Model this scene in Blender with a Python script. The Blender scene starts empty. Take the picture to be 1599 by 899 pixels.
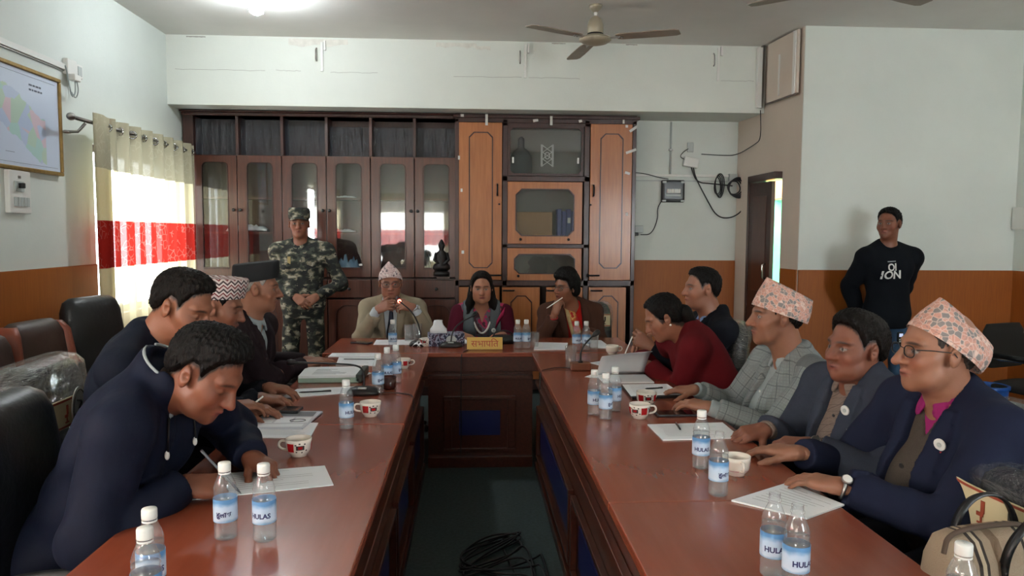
import bpy, math, random
import numpy as np
from mathutils import Vector, Matrix
random.seed(7); np.random.seed(7)
scene = bpy.context.scene
COL = scene.collection
PI = math.pi
def rad(a): return a*PI/180

# ------------------------------------------------------------------ camera
yaw, pit, rol = rad(3.23), rad(4.2), rad(0.33)
cf = Vector((math.sin(yaw)*math.cos(pit), math.cos(yaw)*math.cos(pit), -math.sin(pit)))
r0 = Vector((math.cos(yaw), -math.sin(yaw), 0)); u0 = r0.cross(cf)
cr = r0*math.cos(rol)+u0*math.sin(rol); cu = u0*math.cos(rol)-r0*math.sin(rol)
cd = bpy.data.cameras.new('camera'); cam = bpy.data.objects.new('camera', cd); COL.objects.link(cam)
cam.matrix_world = Matrix(((cr.x, cu.x, -cf.x, 0), (cr.y, cu.y, -cf.y, 0), (cr.z, cu.z, -cf.z, 1.5), (0, 0, 0, 1)))
cd.sensor_width = 36; cd.lens = 36*1150/1599; cd.clip_start = .05
scene.camera = cam

# ------------------------------------------------------------------ world, daylight, exposure
scene.view_settings.view_transform = 'Standard'; scene.view_settings.look = 'None'
scene.view_settings.gamma = 1; scene.view_settings.use_curve_mapping = False
scene.view_settings.exposure = 0.25
wd = bpy.data.worlds.new('sky'); scene.world = wd; wd.use_nodes = True
wb = wd.node_tree.nodes['Background']; wb.inputs[0].default_value = (.92, .96, 1, 1); wb.inputs[1].default_value = 11.0
def area(name, loc, direction, sx, sy, power, color=(1, 1, 1), portal=False, spread=180):
    l = bpy.data.lights.new(name, 'AREA'); l.shape = 'RECTANGLE'; l.size = sx; l.size_y = sy; l.energy = power; l.color = color
    l.spread = rad(spread)
    if portal: l.cycles.is_portal = True
    o = bpy.data.objects.new(name, l); COL.objects.link(o); o.location = loc
    o.rotation_euler = Vector(direction).to_track_quat('-Z', 'Y').to_euler(); return o
# daylight at the room's windows; the rear right one is added fill
area('window_portal_left_far', (-2.7, 5.92, 1.5), (1, 0, 0), 1.4, 1.2, 1, portal=True)
area('daylight_left_near', (-2.62, .6, 1.6), (1, 0, 0), 1.9, 1.2, 210, (.94, .97, 1))
area('daylight_rear_left', (-1.3, -1.66, 1.55), (0, 1, 0), 1.5, 1.2, 90, (.94, .97, 1))
area('fill_rear_right', (3.35, -1.64, 1.6), (0, 1, 0), 1.6, 1.3, 38, (.96, .98, 1))

# ------------------------------------------------------------------ materials
MATS = {}
class NT:
    def __init__(s, name):
        s.m = bpy.data.materials.new(name); s.m.use_nodes = True; s.t = s.m.node_tree; s.n = s.t.nodes; s.l = s.t.links
        s.b = s.n['Principled BSDF']; s.out = s.n['Material Output']
    def add(s, typ, **kw):
        nd = s.n.new(typ)
        for k, v in kw.items(): setattr(nd, k, v)
        return nd
    def link(s, a, b): s.l.new(a, b)
    def coord(s, scale=(1, 1, 1), kind='Object', rot=(0, 0, 0), loc=(0, 0, 0)):
        tc = s.add('ShaderNodeTexCoord'); mp = s.add('ShaderNodeMapping'); mp.inputs['Scale'].default_value = scale; mp.inputs['Rotation'].default_value = rot; mp.inputs['Location'].default_value = loc
        s.link(tc.outputs[kind], mp.inputs[0]); return mp.outputs[0]
    def noise(s, vec, scale, detail=3, rough=.5):
        n = s.add('ShaderNodeTexNoise'); n.inputs['Scale'].default_value = scale; n.inputs['Detail'].default_value = detail; n.inputs['Roughness'].default_value = rough
        s.link(vec, n.inputs['Vector']); return n.outputs['Fac']
    def ramp(s, fac, stops, interp='LINEAR'):
        r = s.add('ShaderNodeValToRGB'); r.color_ramp.interpolation = interp; e = r.color_ramp.elements
        while len(e) < len(stops): e.new(.5)
        for i, (p, c) in enumerate(stops): e[i].position = p; e[i].color = (*c[:3], 1)
        s.link(fac, r.inputs[0]); return r.outputs[0]
    def mix(s, fac, a, b, mode='MIX'):
        m = s.add('ShaderNodeMix', data_type='RGBA', blend_type=mode)
        for sock, v in ((m.inputs[0], fac), (m.inputs[6], a), (m.inputs[7], b)):
            if isinstance(v, (int, float)): sock.default_value = v
            elif isinstance(v, tuple): sock.default_value = (*v[:3], 1)
            else: s.link(v, sock)
        return m.outputs[2]
    def math(s, op, a, b=0, c=0):
        m = s.add('ShaderNodeMath', operation=op)
        for i, v in enumerate((a, b, c)):
            if isinstance(v, (int, float)): m.inputs[i].default_value = v
            else: s.link(v, m.inputs[i])
        return m.outputs[0]
    def color(s, c):
        if isinstance(c, tuple): s.b.inputs['Base Color'].default_value = (*c[:3], 1)
        else: s.link(c, s.b.inputs['Base Color'])
    def bump(s, h, strength=.3, dist=.01):
        b = s.add('ShaderNodeBump'); b.inputs['Strength'].default_value = strength; b.inputs['Distance'].default_value = dist
        s.link(h, b.inputs['Height']); s.link(b.outputs[0], s.b.inputs['Normal'])
    def set(s, **kw):
        for k, v in kw.items(): s.b.inputs[k.replace('_', ' ')].default_value = v
        return s
def hexc(h):
    f = lambda v: (v/255/12.92 if v <= 10 else ((v/255+.055)/1.055)**2.4)
    return tuple(f(int(h[i:i+2], 16)) for i in (0, 2, 4))
def M(name, col=None, rough=.6, metal=0, var=.0, vscale=6, bump=0, bscale=60, spec=.5, coat=0, stretch=(1, 1, 1), sheen=0, emit=0, trans=0, ior=1.45, alpha=1):
    if name in MATS: return MATS[name]
    if isinstance(col, str): col = hexc(col)
    t = NT(name); t.set(Roughness=rough, Metallic=metal)
    t.b.inputs['Specular IOR Level'].default_value = spec
    t.b.inputs['Coat Weight'].default_value = coat; t.b.inputs['Coat Roughness'].default_value = .08
    if sheen: t.b.inputs['Sheen Weight'].default_value = sheen; t.b.inputs['Sheen Roughness'].default_value = .5
    if trans: t.b.inputs['Transmission Weight'].default_value = trans; t.b.inputs['IOR'].default_value = ior
    if alpha < 1: t.b.inputs['Alpha'].default_value = alpha
    v = t.coord(stretch)
    if var:
        f = t.noise(v, vscale, 4, .55)
        lo = tuple(c*(1-var) for c in col); hi = tuple(min(1, c*(1+var)) for c in col)
        t.color(t.ramp(f, [(.3, lo), (.7, hi)]))
    else: t.color(col)
    if bump: t.bump(t.noise(v, bscale, 4, .6), bump, .01)
    if emit:
        t.b.inputs['Emission Color'].default_value = (*col, 1); t.b.inputs['Emission Strength'].default_value = emit
    MATS[name] = t.m; return t.m

# ------------------------------------------------------------------ mesh building
class MB:
    def __init__(s): s.v = []; s.f = []; s.mi = []; s.cur = 0
    def add(s, vs, fs):
        o = len(s.v); s.v += [tuple(p) for p in vs]; s.f += [tuple(i+o for i in f) for f in fs]; s.mi += [s.cur]*len(fs); return s
    def box(s, x0, x1, y0, y1, z0, z1):
        return s.add([(x0,y0,z0),(x1,y0,z0),(x1,y1,z0),(x0,y1,z0),(x0,y0,z1),(x1,y0,z1),(x1,y1,z1),(x0,y1,z1)],
              [(0,3,2,1),(4,5,6,7),(0,1,5,4),(1,2,6,5),(2,3,7,6),(3,0,4,7)])
    def hexa(s, pts):  # 8 points, same order as box
        return s.add(pts, [(0,3,2,1),(4,5,6,7),(0,1,5,4),(1,2,6,5),(2,3,7,6),(3,0,4,7)])
    def obox(s, c, ax, ay, az):
        c, ax, ay, az = map(Vector, (c, ax, ay, az))
        return s.hexa([c-ax-ay-az, c+ax-ay-az, c+ax+ay-az, c-ax+ay-az, c-ax-ay+az, c+ax-ay+az, c+ax+ay+az, c-ax+ay+az])
    def loft(s, rings, closed=True, cap0=True, cap1=True):
        n = len(rings[0]); vs = [p for r in rings for p in r]; fs = []
        for i in range(len(rings)-1):
            for j in range(n if closed else n-1):
                k = (j+1) % n; fs.append((i*n+j, i*n+k, (i+1)*n+k, (i+1)*n+j))
        if cap0: fs.append(tuple(range(n-1, -1, -1)))
        if cap1: fs.append(tuple((len(rings)-1)*n+j for j in range(n)))
        return s.add(vs, fs)
    def tube(s, pts, r, n=8, cap=True):
        pts = [Vector(p) for p in pts]; rs = r if isinstance(r, (list, tuple)) else [r]*len(pts); rings = []; prev = None
        for i, p in enumerate(pts):
            d = (pts[min(i+1, len(pts)-1)]-pts[max(i-1, 0)]).normalized()
            if prev is None: a = d.orthogonal().normalized()
            else: a = (prev-d*prev.dot(d)); a = a.normalized() if a.length > 1e-6 else d.orthogonal().normalized()
            prev = a; b = d.cross(a)
            rings.append([p+a*rs[i]*math.cos(2*PI*k/n)+b*rs[i]*math.sin(2*PI*k/n) for k in range(n)])
        return s.loft(rings, True, cap, cap)
    def lathe(s, prof, n=20, c=(0, 0, 0), cap0=True, cap1=True):
        return s.loft([[(c[0]+r*math.cos(2*PI*k/n), c[1]+r*math.sin(2*PI*k/n), c[2]+z) for k in range(n)] for r, z in prof], True, cap0, cap1)
    def prism(s, poly, fn, d0, d1):  # poly of (a,b); fn(a,b,d) -> point
        return s.loft([[fn(a, b, d0) for a, b in poly], [fn(a, b, d1) for a, b in poly]])
    def ball(s, c, r, n=12, m=8):
        rx, ry, rz = r if isinstance(r, (tuple, list)) else (r, r, r)
        return s.loft([[(c[0]+rx*math.sin(PI*i/m)*math.cos(2*PI*k/n), c[1]+ry*math.sin(PI*i/m)*math.sin(2*PI*k/n), c[2]-rz*math.cos(PI*i/m)) for k in range(n)] for i in [.12]+list(range(1, m))+[m-.12]])
    def build(s, name, mat, parent=None, smooth=False, bevel=0, seg=2, solid=0, auto=None):
        me = bpy.data.meshes.new(name); me.from_pydata(s.v, [], s.f)
        for m in (mat if isinstance(mat, (list, tuple)) else [mat]): me.materials.append(m)
        if s.cur: me.polygons.foreach_set('material_index', s.mi)
        if smooth:
            me.polygons.foreach_set('use_smooth', [True]*len(me.polygons))
            if auto: me.set_sharp_from_angle(angle=rad(auto))
        me.update()
        return obj(name, me, parent, bevel, seg, solid)
def obj(name, me, parent=None, bevel=0, seg=2, solid=0):
    o = bpy.data.objects.new(name, me); COL.objects.link(o)
    if parent is not None: o.parent = parent
    if solid:
        md = o.modifiers.new('solid', 'SOLIDIFY'); md.thickness = solid; md.offset = 0
    if bevel:
        md = o.modifiers.new('bevel', 'BEVEL'); md.width = bevel; md.segments = seg; md.limit_method = 'ANGLE'; md.angle_limit = rad(40)
    return o
def tag(o, label, cat, group=None, kind=None):
    o['label'] = label; o['category'] = cat
    if group: o['group'] = group
    if kind: o['kind'] = kind
    return o
def struct(o): o['kind'] = 'structure'; return o
def thing(name, label, cat, loc=(0, 0, 0), rz=0, group=None):
    o = bpy.data.objects.new(name, None); COL.objects.link(o); o.location = loc; o.rotation_euler = (0, 0, rz); o.empty_display_size = .05
    return tag(o, label, cat, group)
def copy_tree(o, parent=None):
    c = o.copy(); COL.objects.link(c); c.parent = parent
    for ch in o.children: copy_tree(ch, c)
    return c
def text_mesh(body, size=1.0, extrude=0, bold=0, align='CENTER', spacing=1.0, line=1.0):
    c = bpy.data.curves.new('text', 'FONT'); c.body = body; c.size = size; c.extrude = extrude; c.offset = bold; c.align_x = align; c.space_character = spacing; c.space_line = line
    c.resolution_u = 3
    o = bpy.data.objects.new('text', c); COL.objects.link(o); bpy.context.view_layer.update()
    me = bpy.data.meshes.new_from_object(o.evaluated_get(bpy.context.evaluated_depsgraph_get()))
    bpy.data.objects.remove(o); bpy.data.curves.remove(c); return me
def text_obj(name, body, mat, parent, size, mapfn, bold=0, **kw):
    me = text_mesh(body, size, 0, bold, **kw)
    for v in me.vertices: v.co = mapfn(v.co.x, v.co.y)
    me.materials.clear(); me.materials.append(mat)
    for p in me.polygons: p.material_index = 0
    return obj(name, me, parent)
def chaikin(pts, it=3):
    pts = [Vector(p) for p in pts]
    for _ in range(it):
        q = [pts[0]]
        for a, b in zip(pts[:-1], pts[1:]): q += [a*.75+b*.25, a*.25+b*.75]
        q.append(pts[-1]); pts = q
    return pts
# ================================================================== THE ROOM
def plaster(name, col, seed):
    t = NT(name); v = t.coord(); f = t.noise(v, 1.3+seed*.1, 5, .6); g = t.noise(v, 14, 4, .6)
    c = hexc(col); c1 = tuple(x*.93 for x in c)
    base = t.ramp(f, [(.35, c1), (.65, c)])
    base = t.mix(t.ramp(g, [(.66, (0, 0, 0)), (.8, (.25, .25, .25))]), base, tuple(x*.8 for x in c))
    t.color(base); t.set(Roughness=.75); t.bump(t.noise(v, 40, 5, .65), .12, .01); return t.m
m_wall = plaster('plaster_white', 'd2d8d2', 1)
m_beam = plaster('plaster_beam', 'd4d8d0', 2)
m_ceil = plaster('ceiling_paint', 'd8d6d0', 3)
m_tan = plaster('plaster_tan', 'c9bcae', 4)
def wood(name, dark, light, rough=.35, scale=(2, 2, 14), coat=.2, bump=.05, axis_noise=9):
    t = NT(name); v = t.coord(scale, loc=(3.37, 5.713, 2.19)); f = t.noise(v, axis_noise, 3, .55); g = t.noise(t.coord((1, 1, 1)), 2.2, 3)
    c = t.ramp(f, [(.3, hexc(dark)), (.7, hexc(light))]); c = t.mix(.25, c, t.ramp(g, [(.35, hexc(dark)), (.65, hexc(light))]))
    t.color(c); t.set(Roughness=rough); t.b.inputs['Coat Weight'].default_value = coat; t.b.inputs['Coat Roughness'].default_value = .15
    if bump: t.bump(f, bump, .005)
    return t.m
m_wains = wood('wainscot_orange', '8c4912', '9c5617', .55, (9, 9, .6), .0)
m_dark = wood('dark_walnut', '2a1410', '42221a', .38, (8, 8, .7), .25)
m_mid = wood('reddish_walnut', '3a1c12', '52291b', .34, (8, 8, .7), .3)
m_orange = wood('orange_laminate', '97592c', 'ac6a38', .36, (7, 7, .5), .25)
m_table = wood('table_veneer', '7f3c26', '874530', .27, (2.5, .25, 2.5), .3, .0)
m_tdark = wood('table_panel_wood', '3c1a10', '54281a', .3, (6, 1, 6), .3, .02)
m_carpet = M('carpet_green', '3c4a4a', .95, var=.25, vscale=60, bump=.4, bscale=300)
m_black = M('black_plastic', '101112', .45)
m_white = M('white_plastic', 'd9d9d4', .4)
m_chrome = M('chrome', 'c8c8c8', .15, 1)
m_steel = M('brushed_steel', '9a9894', .35, 1)
m_brass = M('gilt_frame', '8f7443', .4, .6, var=.2, vscale=30)
m_glass = None
def glassmat(name, tint=(.9, .95, .95), refl=.08, rough=.02):
    t = NT(name); t.n.remove(t.b)
    tr = t.add('ShaderNodeBsdfTransparent'); tr.inputs[0].default_value = (*tint, 1)
    gl = t.add('ShaderNodeBsdfGlossy'); gl.inputs['Roughness'].default_value = rough
    lw = t.add('ShaderNodeLayerWeight'); lw.inputs[0].default_value = .5
    mx = t.add('ShaderNodeMixShader'); f = t.math('MULTIPLY_ADD', t.math('POWER', lw.outputs[1], 4.0), .6, refl); t.link(f, mx.inputs[0])
    t.link(tr.outputs[0], mx.inputs[1]); t.link(gl.outputs[0], mx.inputs[2]); t.link(mx.outputs[0], t.out.inputs[0]); return t.m
m_pane = glassmat('cabinet_glass', (.93, .95, .95), .07, .03)
m_clear = glassmat('window_glass', (.95, .97, .97), .02)
XL, XR, YB, YF, ZC = -2.57, 4.47, 7.02, -1.6, 3.16

def slab(name, mat, *b): return struct(MB().box(*b).build(name, mat))
slab('floor', m_carpet, XL-.2, XR+.2, YF-.2, YB+.2, -.1, 0)
slab('ceiling', m_ceil, XL-.2, XR+.2, YF-.2, YB+.2, ZC, ZC+.12)
slab('wall_back', m_wall, XL-.2, 2.60, YB, YB+.15, 0, ZC)
# left wall with a window opening Y 5.2..6.6, z .9..2.12 ; a second, out of view, Y -.4..1.6
wl = MB()
for y0, y1, z0, z1 in ((YF, -.4, 0, ZC), (-.4, 1.6, 0, .95), (-.4, 1.6, 2.25, ZC), (1.6, 5.22, 0, ZC), (5.22, 6.62, 0, .9), (5.22, 6.62, 2.1, ZC), (6.62, YB, 0, ZC)):
    wl.box(XL-.2, XL, y0, y1, z0, z1)
struct(wl.build('wall_left', m_wall))
# wall behind the camera with its window band
wf = MB()
for x0, x1, z0, z1 in ((XL, -2.1, 0, ZC), (-2.1, -.5, 0, .9), (-2.1, -.5, 2.2, ZC), (-.5, 2.5, 0, ZC), (2.5, 4.2, 0, .9), (2.5, 4.2, 2.3, ZC), (4.2, XR, 0, ZC)): wf.box(x0, x1, YF-.2, YF, z0, z1)
struct(wf.build('wall_front', m_wall))
slab('wall_right', m_wall, XR, XR+.2, YF, 5.84, 0, ZC)
slab('wall_right_back', m_wall, 2.655, XR+.2, 5.84, 6.0, 0, ZC)
# short side wall with the doorway (door opening Y 6.14..6.72)
def sx(y): return 2.655+(y-5.84)*(2.56-2.655)/(YB-5.84)
ws = MB()
for y0, y1, z0, z1 in ((5.85, 6.14, 0, ZC), (6.14, 6.74, 2.03, ZC), (6.74, YB, 0, ZC)):
    ws.hexa([(sx(y0), y0, z0), (sx(y0)+.14, y0, z0), (sx(y1)+.14, y1, z0), (sx(y1), y1, z0), (sx(y0), y0, z1), (sx(y0)+.14, y0, z1), (sx(y1)+.14, y1, z1), (sx(y1), y1, z1)])
struct(ws.build('wall_side', m_tan))
slab('trim_1', m_beam, XL, 2.60, 6.5, YB, 2.58, ZC)           # the deep beam
# wainscot panels (thin boards on the wall, with real joints)
def panels_x(name, y, x0, x1, top, w):   # facing -Y
    root = struct(MB().box(x0, x1, y-.006, y, 0, top).build(name, m_wains)); n = max(1, round((x1-x0)/w)); d = (x1-x0)/n
    for i in range(n): MB().box(x0+i*d+.002, x0+(i+1)*d-.002, y-.016, y-.006, .1, top-.004).build('panel', m_wains, root)
    MB().box(x0, x1, y-.022, y-.006, 0, .1).build('skirting', m_dark, root); return root
panels_x('trim_2', YB, 1.5, 2.56, 1.255, 1.2); panels_x('trim_3', 5.84, 2.655, XR, 1.222, 1.2)
rt = struct(MB().box(XL, XL+.006, YF, 5.22, 0, 1.277).build('trim_4', m_wains))
for i in range(6): MB().box(XL+.006, XL+.016, YF+i*1.13+.002, YF+(i+1)*1.13-.002, .1, 1.273).build('panel', m_wains, rt)
struct(MB().box(XL, XL+.012, 5.22, 6.5, 0, .9).build('trim_5', m_wains))
rt2 = struct(MB().box(XR-.006, XR, YF, 5.84, 0, 1.222).build('trim_6', m_wains))
struct(MB().hexa([(sx(5.85)-.01, 5.85, 0), (sx(5.85), 5.85, 0), (sx(6.12), 6.12, 0), (sx(6.12)-.01, 6.12, 0), (sx(5.85)-.01, 5.85, 1.222), (sx(5.85), 5.85, 1.222), (sx(6.12), 6.12, 1.222), (sx(6.12)-.01, 6.12, 1.222)]).build('trim_7', m_wains))
# cracks and old plaster patches along the top of the beam
m_patch = M('bare_plaster', 'cfcdc4', .9, var=.1, vscale=20); m_crack = M('crack_shadow', '8d8a84', .9)
for i, (x, w, z, h) in enumerate(((-2.4, .16, 3.145, .008), (-1.55, .5, 3.12, .05), (-.3, .35, 3.12, .035), (.05, .12, 3.1, .03), (.7, .12, 3.15, .006), (1.35, .1, 3.152, .006))):
    poly = [(x+w*k/9, z+h*.5) for k in range(10)]+[(x+w*k/9, z-h*(.3+.6*random.random())) for k in range(9, -1, -1)]
    struct(MB().prism(poly, lambda a, b, d: (a, d, b), 6.4985, 6.5).build('trim_%d' % (10+i), m_patch if h > .02 else m_crack))
for i, (x0, x1, z) in enumerate(((-2.5, -1.75, 2.873), (-1.66, -1.45, 2.878), (-1.2, -.8, 2.87), (-.15, .44, 2.855), (.5, .95, 2.855), (2.2, 2.5, 2.86))):
    pts = [(x0+(x1-x0)*k/12, 6.4992, z+random.uniform(-.004, .004)) for k in range(13)]
    struct(MB().tube(pts, .0016, 4).build('trim_%d' % (20+i), m_crack))
# hooks with their conduit strips on the beam
for i, (x, zt, zb) in enumerate(((-1.27, 3.12, 2.873), (.47, 3.13, 2.85), (2.175, 3.14, 2.851))):
    t = thing('wall_hook', ['white curtain hook and strip on the beam above the soldier', 'white curtain hook and strip on the beam left of the fan', 'white curtain hook and strip at the right end of the beam'][i], 'hook', (x, 6.5, zb), 0, 'hooks on the beam')
    MB().box(-.011, .011, -.012, 0, 0, zt-zb).build('strip', m_white, t, bevel=.002)
    MB().tube([(-.045, -.004, zt-zb-.05), (-.045, -.03, zt-zb-.07), (-.045, -.034, zt-zb-.15), (-.045, -.012, zt-zb-.16)], .006, 6).build('hook', m_steel, t, True)
    MB().box(.016, .034, -.02, 0, zt-zb-.07, zt-zb+.01).build('clip', m_white, t)
# conduits and panel on the short side wall
rt = thing('wall_conduit', 'vertical pale conduit strip at the corner beside the beam', 'conduit', (2.535, 6.47, 2.62))
MB().box(-.02, .02, -.02, .03, 0, .52).build('strip', m_white, rt, bevel=.003); MB().box(.02, .04, -.012, .03, 0, .54).build('grey_strip', m_steel, rt)
rt = thing('access_panel', 'tan painted board on the side wall below the ceiling', 'panel', (2.6, 6.13, 2.64))
sn = Vector((-1, -.08, 0)).normalized(); sd = Vector((sx(5.88)-sx(6.4), -.52, 0)).normalized()
MB().obox((0, 0, .255), sd*.25, sn*.012, Vector((0, 0, .25))).build('board', m_tan, rt, bevel=.003)
MB().obox(sd*-.03+sn*.014+Vector((0, 0, .2)), sd*.006, sn*.008, Vector((0, 0, .17))).build('strip', m_white, rt)
MB().obox(sd*.215+sn*.014+Vector((0, 0, .25)), sd*.018, sn*.008, Vector((0, 0, .25))).build('edge_strip', m_white, rt)
MB().obox(sn*.014+Vector((0, 0, -.004)), sd*.25, sn*.006, Vector((0, 0, .006))).build('lower_edge', m_dark, rt)

# ---- doorway: frame, open door leaf, bright green curtain in the passage outside
dr = struct(MB().build('door_1', m_dark)) if False else None
df = MB()
for y0, y1, z0, z1 in ((6.70, 6.74, 0, 2.03), (6.14, 6.74, 1.98, 2.04)): df.box(2.56, 2.72, y0, y1, z0, z1)
d1 = struct(df.build('door_1', m_dark, bevel=.004))
hinge = Vector((2.62, 6.68, 0)); tipd = Vector((2.556, 6.30, 0)); dv = (tipd-hinge).normalized(); dn = Vector((dv.y, -dv.x, 0)); L = .56
hinge = Vector((2.585, 6.70, 0)); dv = Vector((.10, -1, 0)).normalized(); dn = Vector((-1, -.10, 0)).normalized(); L = .40
leaf = MB().obox(hinge+dv*L/2+Vector((0, 0, .985)), dv*L/2, dn*.018, Vector((0, 0, .985))).build('door_leaf', m_dark, d1, bevel=.003)
for z0, z1 in ((.2, .85), (1.0, 1.85)):
    MB().obox(hinge+dv*L/2+dn*.021+Vector((0, 0, (z0+z1)/2)), dv*(L/2-.08), dn*.005, Vector((0, 0, (z1-z0)/2))).build('panel', m_mid, leaf, bevel=.004)
hp = hinge+dv*(L-.05)+dn*.03
MB().tube([hp+Vector((0, 0, 1.12)), hp+dn*.03+Vector((0, 0, 1.13)), hp+dn*.03+Vector((0, 0, 1.24)), hp+Vector((0, 0, 1.25))], .007, 8).build('door_handle', m_chrome, leaf, True)
m_green = M('green_cloth', '4fc48a', .8, var=.12, vscale=8); m_orcl = M('orange_cloth', 'd08030', .8)
gc = tag(MB().loft([[(3.15+.03*math.sin(k*1.3), 6.02+k*.045, z) for k in range(46)] for z in (0, 1.86)], False, False, False).build('doorway_curtain', m_green, smooth=True, solid=.004), 'bright green curtain hanging in the passage beyond the doorway', 'curtain')
tag(MB().box(3.1, 3.16, 6.01, 8.09, 1.87, 2.05).build('passage_valance', m_orcl), 'orange strip above the green curtain beyond the doorway', 'valance')
slab('wall_passage', m_wall, 3.5, 3.6, 6.0, 8.2, 0, ZC); slab('wall_passage_end', m_wall, 2.6, 3.6, 8.1, 8.2, 0, ZC); slab('ceiling_passage', m_ceil, 2.6, 3.6, 7.0, 8.2, 2.6, 2.7)
area('passage_daylight', (2.95, 7.6, 2.3), (.3, -1, -.6), .6, .6, 45, (1, .98, .93))

# ---- window 1 behind the curtain
wn = struct(MB().box(XL-.11, XL-.05, 5.22, 5.27, .9, 2.1).box(XL-.11, XL-.05, 6.57, 6.62, .9, 2.1).box(XL-.11, XL-.05, 5.22, 6.62, .9, .95).box(XL-.11, XL-.05, 5.22, 6.62, 2.05, 2.1).box(XL-.10, XL-.055, 5.9, 5.94, .95, 2.05).build('window_1', m_mid))
for y0, y1 in ((5.27, 5.9), (5.94, 6.57)): MB().box(XL-.085, XL-.08, y0, y1, .95, 2.05).build('pane', m_clear, wn)
for i, (fr, nm) in enumerate((((XL-.11, XL-.05), 'window_2'),)):
    w2 = struct(MB().box(fr[0], fr[1], -.4, -.35, .95, 2.25).box(fr[0], fr[1], 1.55, 1.6, .95, 2.25).box(fr[0], fr[1], -.4, 1.6, .95, 1.0).box(fr[0], fr[1], -.4, 1.6, 2.2, 2.25).box(fr[0], fr[1], .58, .62, 1, 2.2).build(nm, m_mid))
    for y0, y1 in ((-.35, .58), (.62, 1.55)): MB().box(XL-.085, XL-.08, y0, y1, 1, 2.2).build('pane', m_clear, w2)
for nm, xa, xb, zb in (('window_3', -2.1, -.5, 2.2), ('window_4_added', 2.5, 4.2, 2.3)):  # the latter is an unseen window added for its light
    xm = (xa+xb)/2; w3 = struct(MB().box(xa, xb, YF-.12, YF-.06, .9, .95).box(xa, xb, YF-.12, YF-.06, zb-.05, zb).box(xa, xa+.05, YF-.12, YF-.06, .95, zb-.05).box(xb-.05, xb, YF-.12, YF-.06, .95, zb-.05).box(xm-.02, xm+.02, YF-.12, YF-.06, .95, zb-.05).build(nm, m_mid))
    for x0, x1 in ((xa+.05, xm-.02), (xm+.02, xb-.05)): MB().box(x0, x1, YF-.095, YF-.09, .95, zb-.05).build('pane', m_clear, w3)

# ---- curtain with rod, rings and brackets
def curtain_mat(name, sheer):
    t = NT(name); t.n.remove(t.b)
    tc = t.add('ShaderNodeTexCoord'); sp = t.add('ShaderNodeSeparateXYZ'); t.link(tc.outputs['Object'], sp.inputs[0])
    z = t.math('DIVIDE', sp.outputs[2], 2.3)
    beige, cream, red = hexc('a9a38b'), hexc('d8cda8'), hexc('a52a22')
    r = t.ramp(z, [(0, cream), (1.25/2.3, red), (1.57/2.3, cream), (1.905/2.3, beige)], 'CONSTANT')
    vo = t.add('ShaderNodeTexVoronoi', feature='DISTANCE_TO_EDGE'); vo.inputs['Scale'].default_value = 26
    mp = t.add('ShaderNodeMapping'); mp.inputs['Scale'].default_value = (1, 1, .8); t.link(tc.outputs['Object'], mp.inputs[0]); t.link(mp.outputs[0], vo.inputs[0])
    no = t.noise(mp.outputs[0], 9, 2)
    fig = t.math('MULTIPLY', t.math('LESS_THAN', vo.outputs['Distance'], .05), t.math('GREATER_THAN', no, .5))
    c = t.mix(t.math('MULTIPLY', fig, .12), r, hexc('e6dcc8'))
    df = t.add('ShaderNodeBsdfDiffuse'); tl = t.add('ShaderNodeBsdfTranslucent'); t.link(c, df.inputs[0]); t.link(c, tl.inputs[0])
    mx = t.add('ShaderNodeMixShader'); t.link(t.ramp(z, [(0, (.6,)*3), (1.25/2.3, (.45,)*3), (1.57/2.3, (.6,)*3), (1.905/2.3, (.14,)*3)], 'CONSTANT'), mx.inputs[0]); t.link(df.outputs[0], mx.inputs[1]); t.link(tl.outputs[0], mx.inputs[2])
    tp = t.add('ShaderNodeBsdfTransparent'); m2 = t.add('ShaderNodeMixShader')
    # the plain cream cloth is sheerer than the woven bands
    sh = t.ramp(z, [(0, (.4,)*3), (1.25/2.3, (.07,)*3), (1.57/2.3, (.4,)*3), (1.905/2.3, (.03,)*3)], 'CONSTANT')
    t.link(t.math('MULTIPLY', sh, sheer), m2.inputs[0]); t.link(mx.outputs[0], m2.inputs[1]); t.link(tp.outputs[0], m2.inputs[2]); t.link(m2.outputs[0], t.out.inputs[0]); return t.m
m_curt = curtain_mat('brocade_curtain', 1.0); m_curt2 = curtain_mat('brocade_curtain_folded', .1)
cu_ = thing('window_curtain', 'beige and red banded eyelet curtain glowing with daylight on the left wall', 'curtain', (-2.44, 0, 0))
def pleat(y0, y1, n, amp, ph=0):
    ys = np.linspace(y0, y1, n*10+1); return [(amp*math.sin(2*PI*n*(y-y0)/(y1-y0)+ph), y) for y in ys]
def cloth(pl, z0, z1, nz=14):
    return [[(x*(.75+.35*(1-k/nz)), y, z0+(z1-z0)*k/nz) for x, y in pl] for k in range(nz+1)]
MB().loft(cloth(pleat(5.16, 6.72, 8, .042), .42, 2.26), False, False, False).build('curtain_cloth', m_curt, cu_, True)
MB().loft(cloth([(.03+.02*math.sin(k*.5), 4.93+k*.024) for k in range(11)], .42, 2.26), False, False, False).build('gathered_edge', m_curt2, cu_, True, solid=.006)
for lab, loc, rz, y0, y1 in (('banded curtain on the left wall window beside the camera', (-2.45, 0, 0), 0, -.45, 1.65), ('banded curtain on the window behind the camera', (0, YF+.12, 0), -PI/2, -2.2, -.4)):
    c2 = thing('window_curtain', lab, 'curtain', loc, rz); MB().loft(cloth(pleat(y0, y1, 9, .042), .42, 2.3), False, False, False).build('curtain_cloth', m_curt, c2, True)
rod = thing('curtain_rod', 'steel curtain rod with round finial above the curtain', 'curtain rod', (-2.44, 4.74, 2.2))
MB().tube([(0, 0, 0), (0, 2.0, 0)], .012, 10).build('rod', m_steel, rod, True)
MB().ball((0, -.03, 0), (.024, .035, .024)).build('finial', m_steel, rod, True)
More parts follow.
